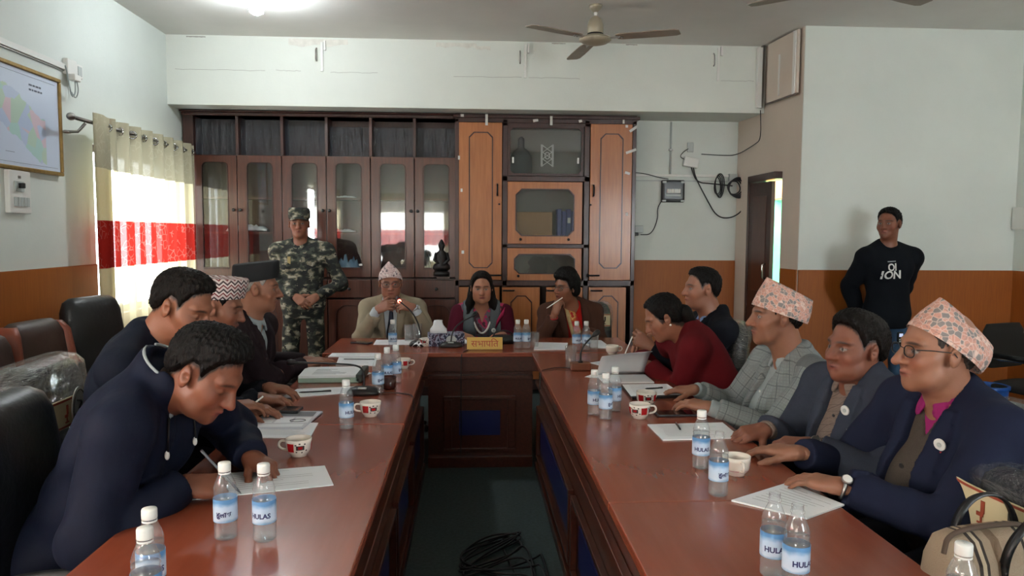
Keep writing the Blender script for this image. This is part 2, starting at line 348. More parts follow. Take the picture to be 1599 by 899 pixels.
for y in (.14, 1.9):
    MB().tube([(-.13, y, -.07), (-.05, y, -.07), (0, y, -.015)], .01, 8).lathe([(.03, 0), (.03, .012), (.012, .02)], 12, (-.125, y, -.08)).build('bracket', m_steel, rod, True)
me_ring = None
for i in range(9):
    y = .42+i*.185
    if me_ring is None:
        pts = [(.026*math.cos(a), .0, .026*math.sin(a)) for a in np.linspace(0, 2*PI, 15)]
        ro = MB().tube(pts, .006, 6).build('ring', m_chrome, rod, True); ro.location = (0, y, -.005); me_ring = ro.data
    else:
        ro = obj('ring', me_ring, rod); ro.location = (0, y, -.005)
    ro.rotation_euler = (0, 0, (-1)**i*.5)

# ---- framed map on the left wall
def map_mat():
    t = NT('map_print'); v = t.coord((1, 1, 1)); tc = t.add('ShaderNodeTexCoord'); sp = t.add('ShaderNodeSeparateXYZ'); t.link(tc.outputs['Object'], sp.inputs[0])
    n = t.noise(v, 5, 4, .6)
    # country shape: a slanting band of districts from upper left to lower right
    d = t.math('ADD', sp.outputs[2], t.math('MULTIPLY', sp.outputs[1], .42)); d = t.math('ADD', d, t.math('MULTIPLY', t.math('SUBTRACT', n, .5), .16))
    inside = t.math('LESS_THAN', t.math('ABSOLUTE', t.math('ADD', d, .02)), .125)
    inside = t.math('MULTIPLY', inside, t.math('LESS_THAN', sp.outputs[1], .215))
    vo = t.add('ShaderNodeTexVoronoi'); vo.inputs['Scale'].default_value = 11; t.link(v, vo.inputs[0])
    sc = t.add('ShaderNodeSeparateColor'); t.link(vo.outputs['Color'], sc.inputs[0])
    reg = t.ramp(sc.outputs[0], [(0, hexc('b4cdb0')), (.3, hexc('d8b8c0')), (.55, hexc('b4c2dc')), (.8, hexc('a9d0c4'))], 'CONSTANT')
    t.color(t.mix(t.math('MULTIPLY', inside, .75), hexc('c8d3e6'), reg)); t.set(Roughness=.12); return t.m
mp_ = thing('framed_map', 'framed district map with pastel regions on the left wall', 'map', (XL+.012, 4.42, 2.14))
MB().box(-.008, .006, -.36, .36, -.275, .275).build('map_sheet', map_mat(), mp_)
fr = MB()
for y0, y1, z0, z1 in ((-.38, .38, .275, .298), (-.38, .38, -.298, -.275), (-.38, -.36, -.275, .275), (.36, .38, -.275, .275)): fr.box(-.011, .02, y0, y1, z0, z1)
fr.build('frame', m_brass, mp_, bevel=.005)
m_ink = M('map_ink', '51586a', .6)
onmap = lambda cy, cz: (lambda x, y: Vector((.0075, cy+x, cz+y)))
for nm, z_, ws in (('title_line', .205, (.03, .022, .026, .018)), ('subtitle_line', .178, (.022, .014, .026, .02, .016))):   # print too faint to read
    y_ = .06; tm = MB()
    for w_ in ws: tm.box(.0065, .0075, y_, y_+w_, z_-.005, z_+.005); y_ += w_+.008
    tm.build(nm, m_ink, mp_)
MB().box(.0065, .0075, -.33, .33, -.255, -.2535).build('border_line', m_ink, mp_); MB().box(.0065, .0075, -.33, .33, .25, .2515).build('border_line', m_ink, mp_)
MB().box(.0065, .0075, -.18, -.1, -.2, -.198).build('scale_bar', m_ink, mp_)
# ---- trunking, socket, switch plate on the left wall
tr = thing('wall_trunking', 'white cable trunking running above the framed map', 'trunking', (XL, 4.0, 2.53))
MB().box(0, .022, -2.2, .9, -.016, .02).build('channel', m_white, tr, bevel=.003)
MB().box(0, .012, -2.2, .9, -.024, -.016).build('lower_lip', m_steel, tr)
so = thing('wall_socket', 'white wall socket with plugged cable at the end of the trunking', 'socket', (XL, 4.99, 2.54))
MB().box(0, .035, -.11, .0, -.05, .05).build('box', m_white, so, bevel=.006); MB().box(0, .02, .005, .105, -.045, .045).build('plate', m_white, so, bevel=.008)
MB().box(.02, .024, .035, .085, -.03, .03).build('switch', M('pale_grey', 'aeb4b2', .4), so, bevel=.003)
MB().box(.02, .07, -.1, -.02, -.085, -.045).build('plug', m_white, so, bevel=.006)
MB().tube(chaikin([(.05, -.06, -.08), (.05, -.06, -.16), (.05, -.1, -.2), (.045, -.12, -.13), (.03, -.12, -.02), (.02, -.12, 0)], 3), .004, 6).build('cable', M('grey_cable', '8f9794', .5), so, True)
MB().tube(chaikin([(.05, -.04, -.08), (.05, -.02, -.14), (.05, -.06, -.2), (.045, -.1, -.16)], 3), .004, 6).build('cable', MATS['grey_cable'], so, True)
sw = thing('switch_board', 'white switchboard with a socket and a row of switches below the map', 'switch', (XL, 4.34, 1.72))
MB().box(0, .03, -.1, .1, -.12, .12).build('backplate', m_white, sw, bevel=.005)
MB().box(.03, .036, -.06, .03, .0, .06).build('socket_plate', MATS['pale_grey'], sw, bevel=.003); MB().box(.036, .06, -.03, .0, .02, .05).build('plug', m_black, sw, bevel=.003)
for k in range(5): MB().box(.03, .04, -.065+k*.028, -.042+k*.028, -.08, -.03).build('switch', MATS['pale_grey'], sw, bevel=.002)
MB().box(.03, .036, -.02, .0, .075, .09).build('indicator', m_steel, sw)

# ---- electrics on the back wall
ep = thing('distribution_board', 'black distribution board with a row of breakers on the back wall', 'fuse box', (1.927, YB, 1.915))
MB().box(-.11, .11, -.06, 0, -.105, .105).build('box', m_black, ep, bevel=.012)
MB().box(-.085, .085, -.064, -.06, -.075, .085).build('window', M('smoked_panel', '3a4042', .2), ep)
for k in range(6): MB().box(-.066+k*.022, -.046+k*.022, -.075, -.062, -.02, .02).build('breaker', m_white, ep, bevel=.002)
MB().box(-.07, .07, -.067, -.062, -.05, -.03).build('label_strip', MATS['pale_grey'], ep)
for sxx in (-1, 1): MB().box(sxx*.09-.018, sxx*.09+.018, -.066, -.058, .075, .095).build('corner_clip', MATS['pale_grey'], ep); MB().box(sxx*.09-.018, sxx*.09+.018, -.066, -.058, -.1, -.085).build('corner_clip', MATS['pale_grey'], ep)
def cable(name, label, pts, r, mat, it=3): return tag(MB().tube(chaikin(pts, it), r, 6).build(name, mat, None, True), label, 'cable')
ct = thing('cable_trunking', 'thin horizontal trunking across the back wall above the fuse box', 'trunking', (1.55, YB, 2.065))
MB().box(0, 1.0, -.02, 0, -.012, .012).build('channel', m_white, ct, bevel=.003); MB().box(0, 1.0, -.012, 0, -.055, -.045).build('lower_strip', MATS['pale_grey'], ct)
MB().box(.92, 1.0, -.05, 0, -.05, .02).build('end_cap', MATS['pale_grey'], ct, bevel=.004)
cd2 = thing('conduit_pipe', 'grey conduit rising from the fuse box to the beam', 'conduit', (1.905, YB, 2.08)); MB().tube([(0, -.012, 0), (0, -.012, .49)], .009, 8).build('pipe', MATS['pale_grey'], cd2, True); MB().box(-.018, .018, -.024, 0, .22, .235).build('clip', m_steel, cd2)
ap = thing('junction_box', 'white junction box tilted on the back wall above the cables', 'junction box', (2.095, YB, 2.19))
b_ = MB().obox((0, -.03, 0), (.07, 0, -.012), (0, .03, 0), (.008, 0, .045)).build('box', m_white, ap, bevel=.006); MB().tube(chaikin([(-.05, -.05, .02), (-.11, -.03, .05), (-.07, -.02, .1), (-.02, -.01, .13)], 3), .004, 6).build('wire', m_black, ap, True)
MB().box(-.03, .03, -.012, 0, .1, .19).build('old_plate', MATS['pale_grey'], ap, bevel=.004)
sp_ = thing('low_socket', 'grey wall socket with plug beside the orange cabinet', 'socket', (1.6, YB, 1.54)); MB().box(-.055, .05, -.03, 0, -.02, .045).build('plate', MATS['pale_grey'], sp_, bevel=.005); MB().box(-.05, .0, -.05, 0, -.05, -.02).build('plug', m_black, sp_, bevel=.004)
m_cab = M('black_cable', '15161a', .5)
cable('power_cable', 'black cable sagging from the junction box to the coil', [(2.12, 6.99, 2.15), (2.14, 6.98, 2.05), (2.25, 6.98, 1.85), (2.36, 6.98, 1.67), (2.5, 6.96, 1.66), (2.6, 6.9, 1.75), (2.62, 6.88, 1.92)], .006, m_cab)
cable('power_cable', 'black cable running level from the junction box to the coil', [(2.1, 6.99, 2.15), (2.15, 6.98, 2.0), (2.3, 6.98, 1.99), (2.5, 6.97, 1.97)], .006, m_cab)
cable('wall_wire', 'thin dark wire from the fuse box down to the low socket', [(1.82, 6.99, 1.82), (1.78, 6.99, 1.75), (1.79, 6.99, 1.65), (1.73, 6.99, 1.5), (1.62, 6.97, 1.5)], .0045, m_cab)
cable('wall_wire', 'thin dark wire along the trunking beside the orange cabinet', [(1.53, 6.99, 2.09), (1.65, 6.98, 2.08), (1.8, 6.98, 2.04), (1.88, 6.98, 2.03)], .004, m_cab)
cable('wall_wire', 'thin dark wire across the back wall corner up to the side wall', [(2.2, 7.0, 2.27), (2.4, 7.0, 2.26), (2.54, 6.99, 2.26), (2.565, 6.6, 2.32), (2.568, 6.47, 2.35), (2.55, 6.46, 2.6)], .004, m_cab)
cl = MB()
for k in range(5):
    r = .06+.008*k; c = Vector((2.5+.012*k, 6.93, 1.95)); cl.tube([c+Vector((r*math.cos(a), .01*math.sin(3*a+k), r*math.sin(a)*1.05)) for a in np.linspace(0, 2*PI, 25)], .006, 6)
tag(cl.build('cable_coil', m_cab, None, True), 'coil of black cable hanging by the doorway corner', 'cable')
cl = MB()
for k in range(4):
    r = .05+.007*k; c = Vector((2.35+.008*k, 6.96, 1.97)); cl.tube([c+Vector((r*.6*math.cos(a), .01*math.sin(2*a+k), r*1.6*math.sin(a))) for a in np.linspace(0, 2*PI, 25)], .005, 6)
tag(cl.build('cable_coil', m_cab, None, True), 'narrow bundle of black cable left of the round coil', 'cable')
tag(MB().box(4.43, XR, 5.68, 5.83, 1.56, 1.74).build('wall_switch', m_white, bevel=.008), 'white switch box on the right wall at the frame edge', 'switch')

# ---- ceiling lamp (on) and ceiling fans
lp = thing('ceiling_bulb', 'lit white bulb on the ceiling at the top of the picture', 'lamp', (-1.49, 5.34, ZC))
MB().lathe([(.05, 0), (.05, -.02), (.03, -.035), (.025, -.05)], 16).build('holder', m_white, lp, True)
m_bulb = M('lit_bulb', (.88, .95, 1), emit=330)
MB().lathe([(.02, -.05), (.045, -.075), (.055, -.105), (.045, -.135), (.02, -.15), (.004, -.153)], 16).build('bulb', m_bulb, lp, True)
tl = thing('wall_lamp', 'lit round lamp high on the right wall outside the picture', 'lamp', (XR, 3.75, 2.5))
MB().box(-.03, 0, -.08, .08, -.08, .08).build('base', m_white, tl, bevel=.01); MB().ball((-.09, 0, 0), .06).build('globe', M('lit_globe', (1, .97, .9), emit=85), tl, True)
m_fan = M('fan_beige', '8d8072', .45, .1, var=.12, vscale=12); m_fan2 = M('fan_body', 'a39a86', .4, .2)
def fan(loc, angles, label, drop=.26):
    t = thing('ceiling_fan', label, 'ceiling fan', loc, 0, 'ceiling fans')
    MB().tube([(0, 0, 0), (0, 0, -.1)], .012, 8).build('rod', m_white, t, True)
    MB().lathe([(.05, 0), (.045, -.02), (.015, -.05)], 16).build('ceiling_cup', m_fan2, t, True)
    MB().lathe([(.014, -.075), (.045, -.1), (.058, -.14), (.06, -.2), (.055, -.205)], 20).build('motor_cover', m_fan2, t, True)
    MB().lathe([(.057, -.2), (.06, -.205), (.06, -.215), (.07, -.22)], 20).build('band', m_black, t, True)
    MB().lathe([(.07, -.215), (.115, -.235), (.118, -.25), (.09, -.268), (.045, -.28), (.012, -.283)], 24).build('housing', m_white if False else m_fan2, t, True)
    for a in angles:
        d = Vector((math.cos(a), math.sin(a), 0)); n = Vector((-d.y, d.x, 0)); up = Vector((0, 0, 1)); tw = (n*math.cos(.1)-up*math.sin(.1))
        rings = []
        for r, w in ((.16, .045), (.2, .055), (.45, .06), (.58, .056), (.61, .04)):
            c = d*r+Vector((0, 0, -.236-.02*(r-.1))); rings.append([c-tw*w+up*.003, c+tw*w+up*.003, c+tw*w-up*.003, c-tw*w-up*.003])
        b = MB().loft(rings).build('blade', m_fan, t)
        MB().obox(d*.14+Vector((0, 0, -.24)), d*.05, n*.014, up*.004).build('blade_arm', m_steel, b)
        for r in (.175, .2): MB().ball(tuple(d*r+Vector((0, 0, -.246))), .008, 8, 5).build('screw', m_steel, b, True)
    return t
fan((.905, 5.45, ZC), (rad(213), rad(-25), rad(98)), 'beige three-blade ceiling fan hanging in front of the beam')
fan((2.2, 4.2, ZC), (rad(143), rad(263), rad(23)), 'second ceiling fan with only one blade tip showing at the top edge')
# ================================================================== FURNITURE
# front elevation scale of the two cabinets: drawing units -> metres
def ex(a): return -.1+(a-718)*.005882
def ez(b): return 2.548-(b-185)*.005816
def octo(x0, x1, z0, z1, c): return [(x0+c, z0), (x1-c, z0), (x1, z0+c), (x1, z1-c), (x1-c, z1), (x0+c, z1), (x0, z1-c), (x0, z0+c)]
def archpoly(x0, x1, z0, z1, r=.05, n=6):
    p = [(x0, z0), (x1, z0)]
    for k in range(n+1): a = PI/2*k/n; p.append((x1-r+r*math.cos(a), z1-r+r*math.sin(a)))
    for k in range(n+1): a = PI/2+PI/2*k/n; p.append((x0+r+r*math.cos(a), z1-r+r*math.sin(a)))
    return p
def frame_with_hole(outer, hole, y0, y1):
    """flat board (outer rectangle x0,x1,z0,z1) with a polygonal hole, extruded y0..y1"""
    x0, x1, z0, z1 = outer; cx = sum(p[0] for p in hole)/len(hole); cz = sum(p[1] for p in hole)/len(hole)
    out = []
    for hx, hz in hole:
        dx, dz = hx-cx, hz-cz; s = min(((x1-cx)/dx if dx > 1e-9 else (x0-cx)/dx if dx < -1e-9 else 1e9), ((z1-cz)/dz if dz > 1e-9 else (z0-cz)/dz if dz < -1e-9 else 1e9))
        out.append((cx+dx*s, cz+dz*s))
    m = MB(); n = len(hole); vs = []; fs = []
    # insert corners by snapping the closest outer point
    for c in ((x0, z0), (x1, z0), (x1, z1), (x0, z1)):
        i = min(range(n), key=lambda k: (out[k][0]-c[0])**2+(out[k][1]-c[1])**2); out[i] = c
    for y in (y0, y1): vs += [(a, y, b) for a, b in hole]+[(a, y, b) for a, b in out]
    for k in range(n):
        j = (k+1) % n
        fs += [(k, j, n+j, n+k), (2*n+j, 2*n+k, 3*n+k, 3*n+j), (j, k, 2*n+k, 2*n+j), (n+k, n+j, 3*n+j, 3*n+k)]
    return m.add(vs, fs)
def ringframe(poly, w, fn_y0, fn_y1):
    cx = sum(p[0] for p in poly)/len(poly); cz = sum(p[1] for p in poly)/len(poly)
    x0 = min(p[0] for p in poly); x1 = max(p[0] for p in poly); z0 = min(p[1] for p in poly); z1 = max(p[1] for p in poly)
    kx = 1-2*w/(x1-x0); kz = 1-2*w/(z1-z0); inner = [(cx+(a-cx)*kx, cz+(b-cz)*kz) for a, b in poly]; n = len(poly); m = MB()
    vs = [(a, fn_y0, b) for a, b in poly]+[(a, fn_y0, b) for a, b in inner]+[(a, fn_y1, b) for a, b in poly]+[(a, fn_y1, b) for a, b in inner]; fs = []
    for k in range(n):
        j = (k+1) % n; fs += [(k, j, n+j, n+k), (2*n+j, 2*n+k, 3*n+k, 3*n+j), (j, k, 2*n+k, 2*n+j), (n+k, n+j, 3*n+j, 3*n+k)]
    return m.add(vs, fs)
FY = 6.76
# ---------------- built-in bookcase
bc = thing('bookcase', 'dark walnut built-in bookcase with six glass doors behind the soldier', 'bookcase', (0, 0, 0))
X0, X1 = -2.47, -.115; pitch = (X1-X0)/6
ca = MB().box(X0-.08, X1+.01, FY+.02, 7.0, 0, .08).box(X0-.08, X0, FY+.01, 7.0, 0, 2.56).box(X1-.01, X1+.012, FY+.01, 7.0, 0, 2.56).box(X0, X1, 6.99, 7.01, 0, 2.56)
ca.box(X0, X1, FY+.01, 7.0, ez(247)-.02, ez(247)).box(X0, X1, FY+.01, 7.0, ez(436)-.02, ez(436)).box(X0, X1, FY+.01, 7.0, ez(188), ez(186))
ca.build('carcass', m_dark, bc)
MB().box(X0-.09, X1+.02, FY-.05, 7.0, ez(183), 2.572).box(X0-.08, X1+.012, FY-.025, 7.0, ez(188), ez(183)).build('cornice', m_dark, bc, bevel=.006)
for i in range(7):
    x = X0+i*pitch; MB().box(x-.012, x+.012, FY, 6.99, ez(247), ez(188)).build('divider', m_dark if i != 4 else m_mid, bc)
m_film = NT('plastic_film'); m_film.set(Roughness=.22, Alpha=.55); v_ = m_film.coord((6, 1, 1)); m_film.color(hexc('3b3e44')); m_film.bump(m_film.noise(v_, 5, 3), .8, .05); m_film = m_film.m
for i in range(6):
    x = X0+i*pitch
    g = MB(); pl = [(x+.015+(pitch-.03)*k/16, FY+.05+.012*math.sin(k*1.7+i)+(.03 if i > 2 else 0)) for k in range(17)]
    g.loft([[(a, b, z) for a, b in pl] for z in (ez(246), ez(192)-(.05 if i > 2 else 0))], False, False, False).build('film', m_film, bc, True)
for z in (ez(312), ez(366)): MB().box(X0, X1, FY+.05, 6.99, z-.01, z+.01).build('shelf', m_mid, bc)
for i in range(6):
    x0, x1 = X0+i*pitch+.004, X0+(i+1)*pitch-.004; z0, z1 = ez(434), ez(248)
    hole = archpoly(x0+.075, x1-.075, z0+.075, z1-.06, .045)
    d = frame_with_hole((x0, x1, z0, z1), hole, FY-.022, FY).build('door', m_mid, bc, bevel=.003)
    ringframe(hole, .008, FY-.026, FY-.018).build('moulding', m_dark, d)
    gp = MB().prism(hole, lambda a, b, y: (a, y, b), FY-.012, FY-.008).build('glass', m_pane, d)
    kx = x1-.025 if i % 2 == 0 else x0+.025
    MB().lathe([(.006, 0), (.006, .012), (.014, .02), (.015, .028), (.008, .034)], 12).build('knob', m_black, d, True).matrix_local = Matrix.Translation((kx, FY-.022, ez(331)))@Matrix.Rotation(PI/2, 4, 'X')
for i in range(6):
    x0, x1 = X0+i*pitch+.004, X0+(i+1)*pitch-.004
    d = MB().box(x0, x1, FY-.022, FY, ez(466), ez(438)).build('drawer', m_mid, bc, bevel=.004)
    MB().lathe([(.006, 0), (.006, .012), (.014, .02), (.015, .028), (.008, .034)], 10).build('knob', m_black, d, True).matrix_local = Matrix.Translation(((x0+x1)/2, FY-.022, ez(452)))@Matrix.Rotation(PI/2, 4, 'X')
    d = MB().box(x0, x1, FY-.022, FY, .09, ez(469)).build('lower_door', m_mid, bc, bevel=.004)
    ringframe(archpoly(x0+.06, x1-.06, .17, ez(469)-.05, .1, 8), .012, FY-.03, FY-.02).build('moulding', m_dark, d)
# things kept in the bookcase
m_paper = M('paper_white', 'd4d6d6', .7, var=.05, vscale=20); m_blueb = M('pale_blue_card', '86a3ba', .6)
def slump(name, label, cat, x0, x1, z, h, mat, seed, y=6.84):
    rr = random.Random(seed); n = 14; rings = []
    for j in range(6):
        t_ = j/5; rings.append([(x0+(x1-x0)*k/n, y+.1*t_, z+h*(math.sin(PI*min(1, .08+t_*.9))*(.45+.55*rr.random()))*math.sin(PI*(k+.4)/(n+.8))**.4) for k in range(n+1)])
    o = MB().loft(rings, False, False, False).build(name, mat, None, True, solid=.006); return tag(o, label, cat)
slump('paper_heap', 'crumpled white papers on the middle shelf behind the second glass door', 'papers', ex(358), ex(420), ez(366)+.012, .07, m_paper, 3)
slump('paper_heap', 'thin stack of papers lying on the shelf behind the fourth glass door', 'papers', ex(520), ex(556), ez(366)+.012, .03, m_paper, 5)
slump('paper_heap', 'flat papers on the upper shelf behind the fourth glass door', 'papers', ex(520), ex(556), ez(312)+.012, .02, m_paper, 6)
slump('blue_bag', 'pale blue cloth bundle at the bottom behind the fourth glass door', 'bag', ex(524), ex(562), ez(432)+.01, .2, m_blueb, 9)
slump('plastic_bag', 'crumpled clear plastic bag at the bottom behind the sixth glass door', 'bag', ex(645), ex(672), ez(432)+.01, .34, M('grey_film', '777a78', .25, var=.3, vscale=25, bump=.6, bscale=30), 11)
st = thing('seated_statue', 'small dark seated figurine on the bookcase ledge beside the orange cabinet', 'statue', (ex(690), FY-.035, ez(432)))
m_bronze = M('dark_bronze', '1d1b1b', .4, .5)
MB().lathe([(.07, 0), (.075, .03), (.06, .05)], 16).build('base', m_bronze, st, True)
MB().lathe([(.058, .05), (.08, .07), (.075, .1), (.045, .13), (.05, .18), (.045, .215), (.02, .235), (.022, .25), (.03, .27), (.03, .29), (.015, .32), (.004, .335)], 16).build('figure', m_bronze, st, True)
for s_ in (-1, 1): MB().tube([(s_*.045, 0, .21), (s_*.065, -.01, .15), (s_*.02, -.05, .11)], [.016, .014, .012], 8).build('arm', m_bronze, st, True)
MB().box(ex(683), ex(703), FY-.1, FY-.02, ez(432)-.02, ez(432)).build('ledge', m_dark, bc)
tag(MB().box(ex(564), ex(569), FY-.05, FY-.025, ez(416), ez(413)).build('door_tag', m_white, bevel=.003), 'tiny white tag stuck on the bookcase door post', 'tag')
# ---------------- orange cabinet
oc = thing('display_cabinet', 'orange and dark brown display cabinet with tall doors and glass centre', 'cabinet', (0, 0, 0))
Y0 = FY-.03
co = MB().box(ex(712), ex(992), 6.99, 7.01, 0, 2.54)
for a in (711, 784, 911, 986): co.box(ex(a), ex(a+(6 if a in (711, 986) else 8)), Y0, 7.0, 0, 2.53)
for a0, a1, b0, b1 in ((711, 992, 180, 193), (784, 919, 275, 283), (784, 919, 381, 387), (711, 992, 438, 447), (711, 992, 565, 590), (784, 919, 193, 198)):
    co.box(ex(a0), ex(a1), Y0, 7.0, ez(b1), ez(b0))
co.build('carcass', m_dark, oc, bevel=.003)
MB().box(ex(708), ex(996), Y0-.03, 7.0, ez(187), 2.565).build('cornice', m_dark, oc, bevel=.006)
def pull(x, z, horiz, par):
    d = (Vector((1, 0, 0)) if horiz else Vector((0, 0, 1)))*.05; c = Vector((x, Y0-.012, z)); f = Vector((0, -.026, 0))
    return MB().tube([c-d, c-d*.9+f, c-d*.3+f*1.25, c+d*.3+f*1.25, c+d*.9+f, c+d], .008, 8).obox(c-d*.95+f*-.2, (.014, 0, 0), (0, .004, 0), (0, 0, .014)).obox(c+d*.95+f*-.2, (.014, 0, 0), (0, .004, 0), (0, 0, .014)).build('handle', m_bronze, par, True)
for a0, a1, hx in ((717, 783, 776), (920, 985, 925)):
    d = MB().box(ex(a0), ex(a1), Y0-.012, Y0+.01, ez(437.5), ez(193.5)).build('tall_door', m_orange, oc, bevel=.003)
    ringframe(octo(ex(a0+15), ex(a1-14), ez(419), ez(208), .045), .009, Y0-.018, Y0-.008).build('moulding', m_dark, d)
    pull(ex(hx), ez(297), False, d); MB().ball((ex(hx+(3 if hx < 800 else -4)), Y0-.014, ez(319)), .009, 8, 6).build('lock', m_bronze, d, True)
    pull(ex(773 if hx < 800 else 927), ez(430), True, d)
# glass units in the middle
def glazed(b0, b1, a0, a1, cut, solidframe, hx=()):
    z0, z1 = ez(b1), ez(b0); x0, x1 = ex(a0), ex(a1)
    hole = octo(x0+solidframe, x1-solidframe, z0+solidframe*.95, z1-solidframe*.85, cut)
    d = frame_with_hole((x0, x1, z0, z1), hole, Y0-.012, Y0+.008).build('glass_door', m_orange if solidframe > .03 else m_dark, oc, bevel=.002)
    ringframe(hole, .009, Y0-.017, Y0-.006).build('moulding', m_dark, d); MB().prism(hole, lambda a, b, y: (a, y, b), Y0-.003, Y0+.001).build('glass', m_pane if solidframe > .03 else m_pane, d)
    for h in hx: MB().ball((ex(h), Y0-.02, z0+.04), .013, 10, 6).build('knob', m_bronze, d, True)
    return d
glazed(198, 274.6, 792, 909, .03, .012); glazed(284, 380.5, 792, 908, .055, .072, (812, 887)); glazed(387.5, 438, 792, 908, .045, .06, (809,))
for z in (ez(279), ez(384)): MB().box(ex(791), ex(911), Y0+.03, 6.99, z-.01, z+.01).build('shelf', m_dark, oc)
m_inside = M('cabinet_back', '6e6a62', .7)
MB().box(ex(791), ex(911), 6.975, 6.988, ez(438), ez(198)).build('back_panel', m_inside, oc)
for a0, a1, hx in ((717, 780, None), (784, 843, 794), (853, 910, 863), (920, 979, 932)):
    d = MB().box(ex(a0), ex(a1), Y0-.012, Y0+.01, .16, ez(449)).build('lower_door', m_orange, oc, bevel=.003)
    if hx: pull(ex(hx), ez(454), True, d)
    ringframe(octo(ex(a0+13), ex(a1-12), .25, ez(462), .06), .009, Y0-.018, Y0-.008).build('moulding', m_dark, d)
m_tape = M('white_tape', 'c9c8c2', .6)
for a, b, w, h, r in ((759, 190, 4, 17, 0), (858, 190, 4, 14, 0), (722, 184, 5, 4, 0), (834, 190, 8, 4, .2), (903, 190, 5, 4, .3), (975, 197, 4, 4, 0), (987, 200, 16, 4, .6), (983, 235, 17, 4, .35), (978, 269, 8, 4, -.3), (970, 190, 3, 6, 0), (978, 333, 4, 5, 0), (717, 248, 3, 6, 0), (721, 298, 3, 5, 0), (723, 394, 4, 5, 0)):
    c = Vector((ex(a), Y0-.034 if b < 200 else Y0-.0135, ez(b))); u = Vector((math.cos(r), 0, math.sin(r))); w_ = Vector((-math.sin(r), 0, math.cos(r)))
    MB().obox(c, u*w*.0029, (0, .001, 0), w_*h*.0029).build('tape_scrap', m_tape, oc)
# contents of the orange cabinet
m_card = M('cardboard', '8a6b48', .8, var=.1, vscale=8)
bx = thing('cardboard_box', 'brown cardboard box behind the middle glass of the orange cabinet', 'box', (ex(834), 6.86, ez(279)-.62)); bx.location.z = ez(384)+.012
MB().box(-.17, .17, -.08, .08, 0, .30).build('carton', m_card, bx, bevel=.004); MB().box(-.0, .16, -.083, -.08, .0, .09).build('flap', M('cardboard_light', 'a5825a', .8), bx)
m_bind = M('blue_binder', '2b3a74', .5)
for i in range(4):
    b = thing('ring_binder', ['blue ring binder next to the cardboard box', 'blue ring binder second from the cardboard box', 'blue ring binder with a white spine label, third from the box', 'blue ring binder at the right end behind the glass'][i], 'binder', (ex(875)+i*.045, 6.84, ez(384)+.012), 0, 'blue binders in the cabinet')
    MB().box(-.02, .02, 0, .13, 0, .33-.02*(i % 2)).build('cover', m_bind, b, bevel=.004)
    if i == 2: MB().box(-.013, .013, -.003, 0, .2, .25).build('spine_label', m_white, b)
    else: MB().lathe([(.008, 0), (.008, .002)], 10).build('finger_ring', m_steel, b).matrix_local = Matrix.Translation((0, -.001, .08))@Matrix.Rotation(PI/2, 4, 'X')
tr_ = thing('dark_backpack', 'dark bag standing on the top shelf of the orange cabinet', 'bag', (ex(814), 6.87, ez(279)+.012))
MB().lathe([(.1, 0), (.105, .08), (.1, .2), (.07, .25), (.03, .28), (.03, .36), (.01, .38)], 14).build('body', M('dark_cloth', '26292b', .8), tr_, True)
or_ = thing('lattice_ornament', 'white lattice ornament on the upper glass of the orange cabinet', 'ornament', (ex(853), Y0+.004, ez(243)))
lt = MB()
for x in (-.055, -.045, .045, .055): lt.box(x-.003, x+.003, -.002, .002, -.1, .1)
lt.build('bars', m_tape, or_)
lt = MB()
for z in (-.06, 0, .06):
    for s_ in (-1, 1): lt.tube([(s_*.042, 0, z-.03), (0, 0, z), (s_*.042, 0, z+.03)], .004, 5)
lt.tube([(.022*math.cos(a), 0, .03*math.sin(a)) for a in np.linspace(0, 2*PI, 13)], .004, 5).build('lattice', m_tape, or_)
for x in (ex(800), ex(901)): MB().box(x-.008, x+.008, Y0-.004, Y0+.001, ez(255), ez(246)).build('catch', m_white, oc)

# ---------------- conference tables
def table(name, label, x0, x1, y0, y1, inner, panel_fn, seams=()):
    t = thing(name, label, 'table', ((x0+x1)/2, (y0+y1)/2, 0)); o = Vector(t.location)
    ys = [y0]+list(seams)+[y1]
    for a, b in zip(ys[:-1], ys[1:]):
        MB().box(x0-o.x, x1-o.x, a+.0012-o.y, b-.0012-o.y, .722, .75).build('table_top', m_table, t, bevel=.004)
    panel_fn(t, o); return t
m_blue = M('navy_panel', '17205a', .35, var=.1, vscale=5)
def side_panels(xin, s, y0, y1, bounds):   # xin: x of the inner face, s: direction of the aisle
    def fn(t, o):
        b = lambda xa, xb, ya, yb, za, zb: (min(xa, xb)-o.x, max(xa, xb)-o.x, ya-o.y, yb-o.y, za, zb)
        MB().box(*b(xin-s*.03, xin-s*.05, y0, y1, .03, .722)).build('modesty_panel', m_tdark, t)
        MB().box(*b(xin+s*.0, xin-s*.05, y0, y1, .68, .722)).build('apron', m_tdark, t, bevel=.003)
        MB().box(*b(xin, xin-s*.03, y0, y1, .555, .58)).build('ledge', m_tdark, t, bevel=.004)
        MB().box(*b(xin-s*.0, xin-s*.06, y0, y1, 0, .05)).build('plinth', m_tdark, t, bevel=.004)
        for ya, yb in zip(bounds[:-1], bounds[1:]):
            f = MB().box(*b(xin-s*.004, xin-s*.03, ya+.03, yb-.03, .40, .42)).box(*b(xin-s*.004, xin-s*.03, ya+.03, yb-.03, .09, .11)).box(*b(xin-s*.004, xin-s*.03, ya+.03, ya+.06, .11, .40)).box(*b(xin-s*.004, xin-s*.03, yb-.06, yb-.03, .11, .40))
            p = f.build('panel_frame', m_tdark, t, bevel=.003); MB().box(*b(xin-s*.022, xin-s*.032, ya+.16, yb-.16, .17, .34)).build('inset', m_blue, p)
        for ya in (y0+.02, y1-.02):   # end boards carry the outer edge
            MB().box(*b(xin-s*.05, xin-s*.52, ya-.015, ya+.015, 0, .722)).build('end_board', m_tdark, t)
    return fn
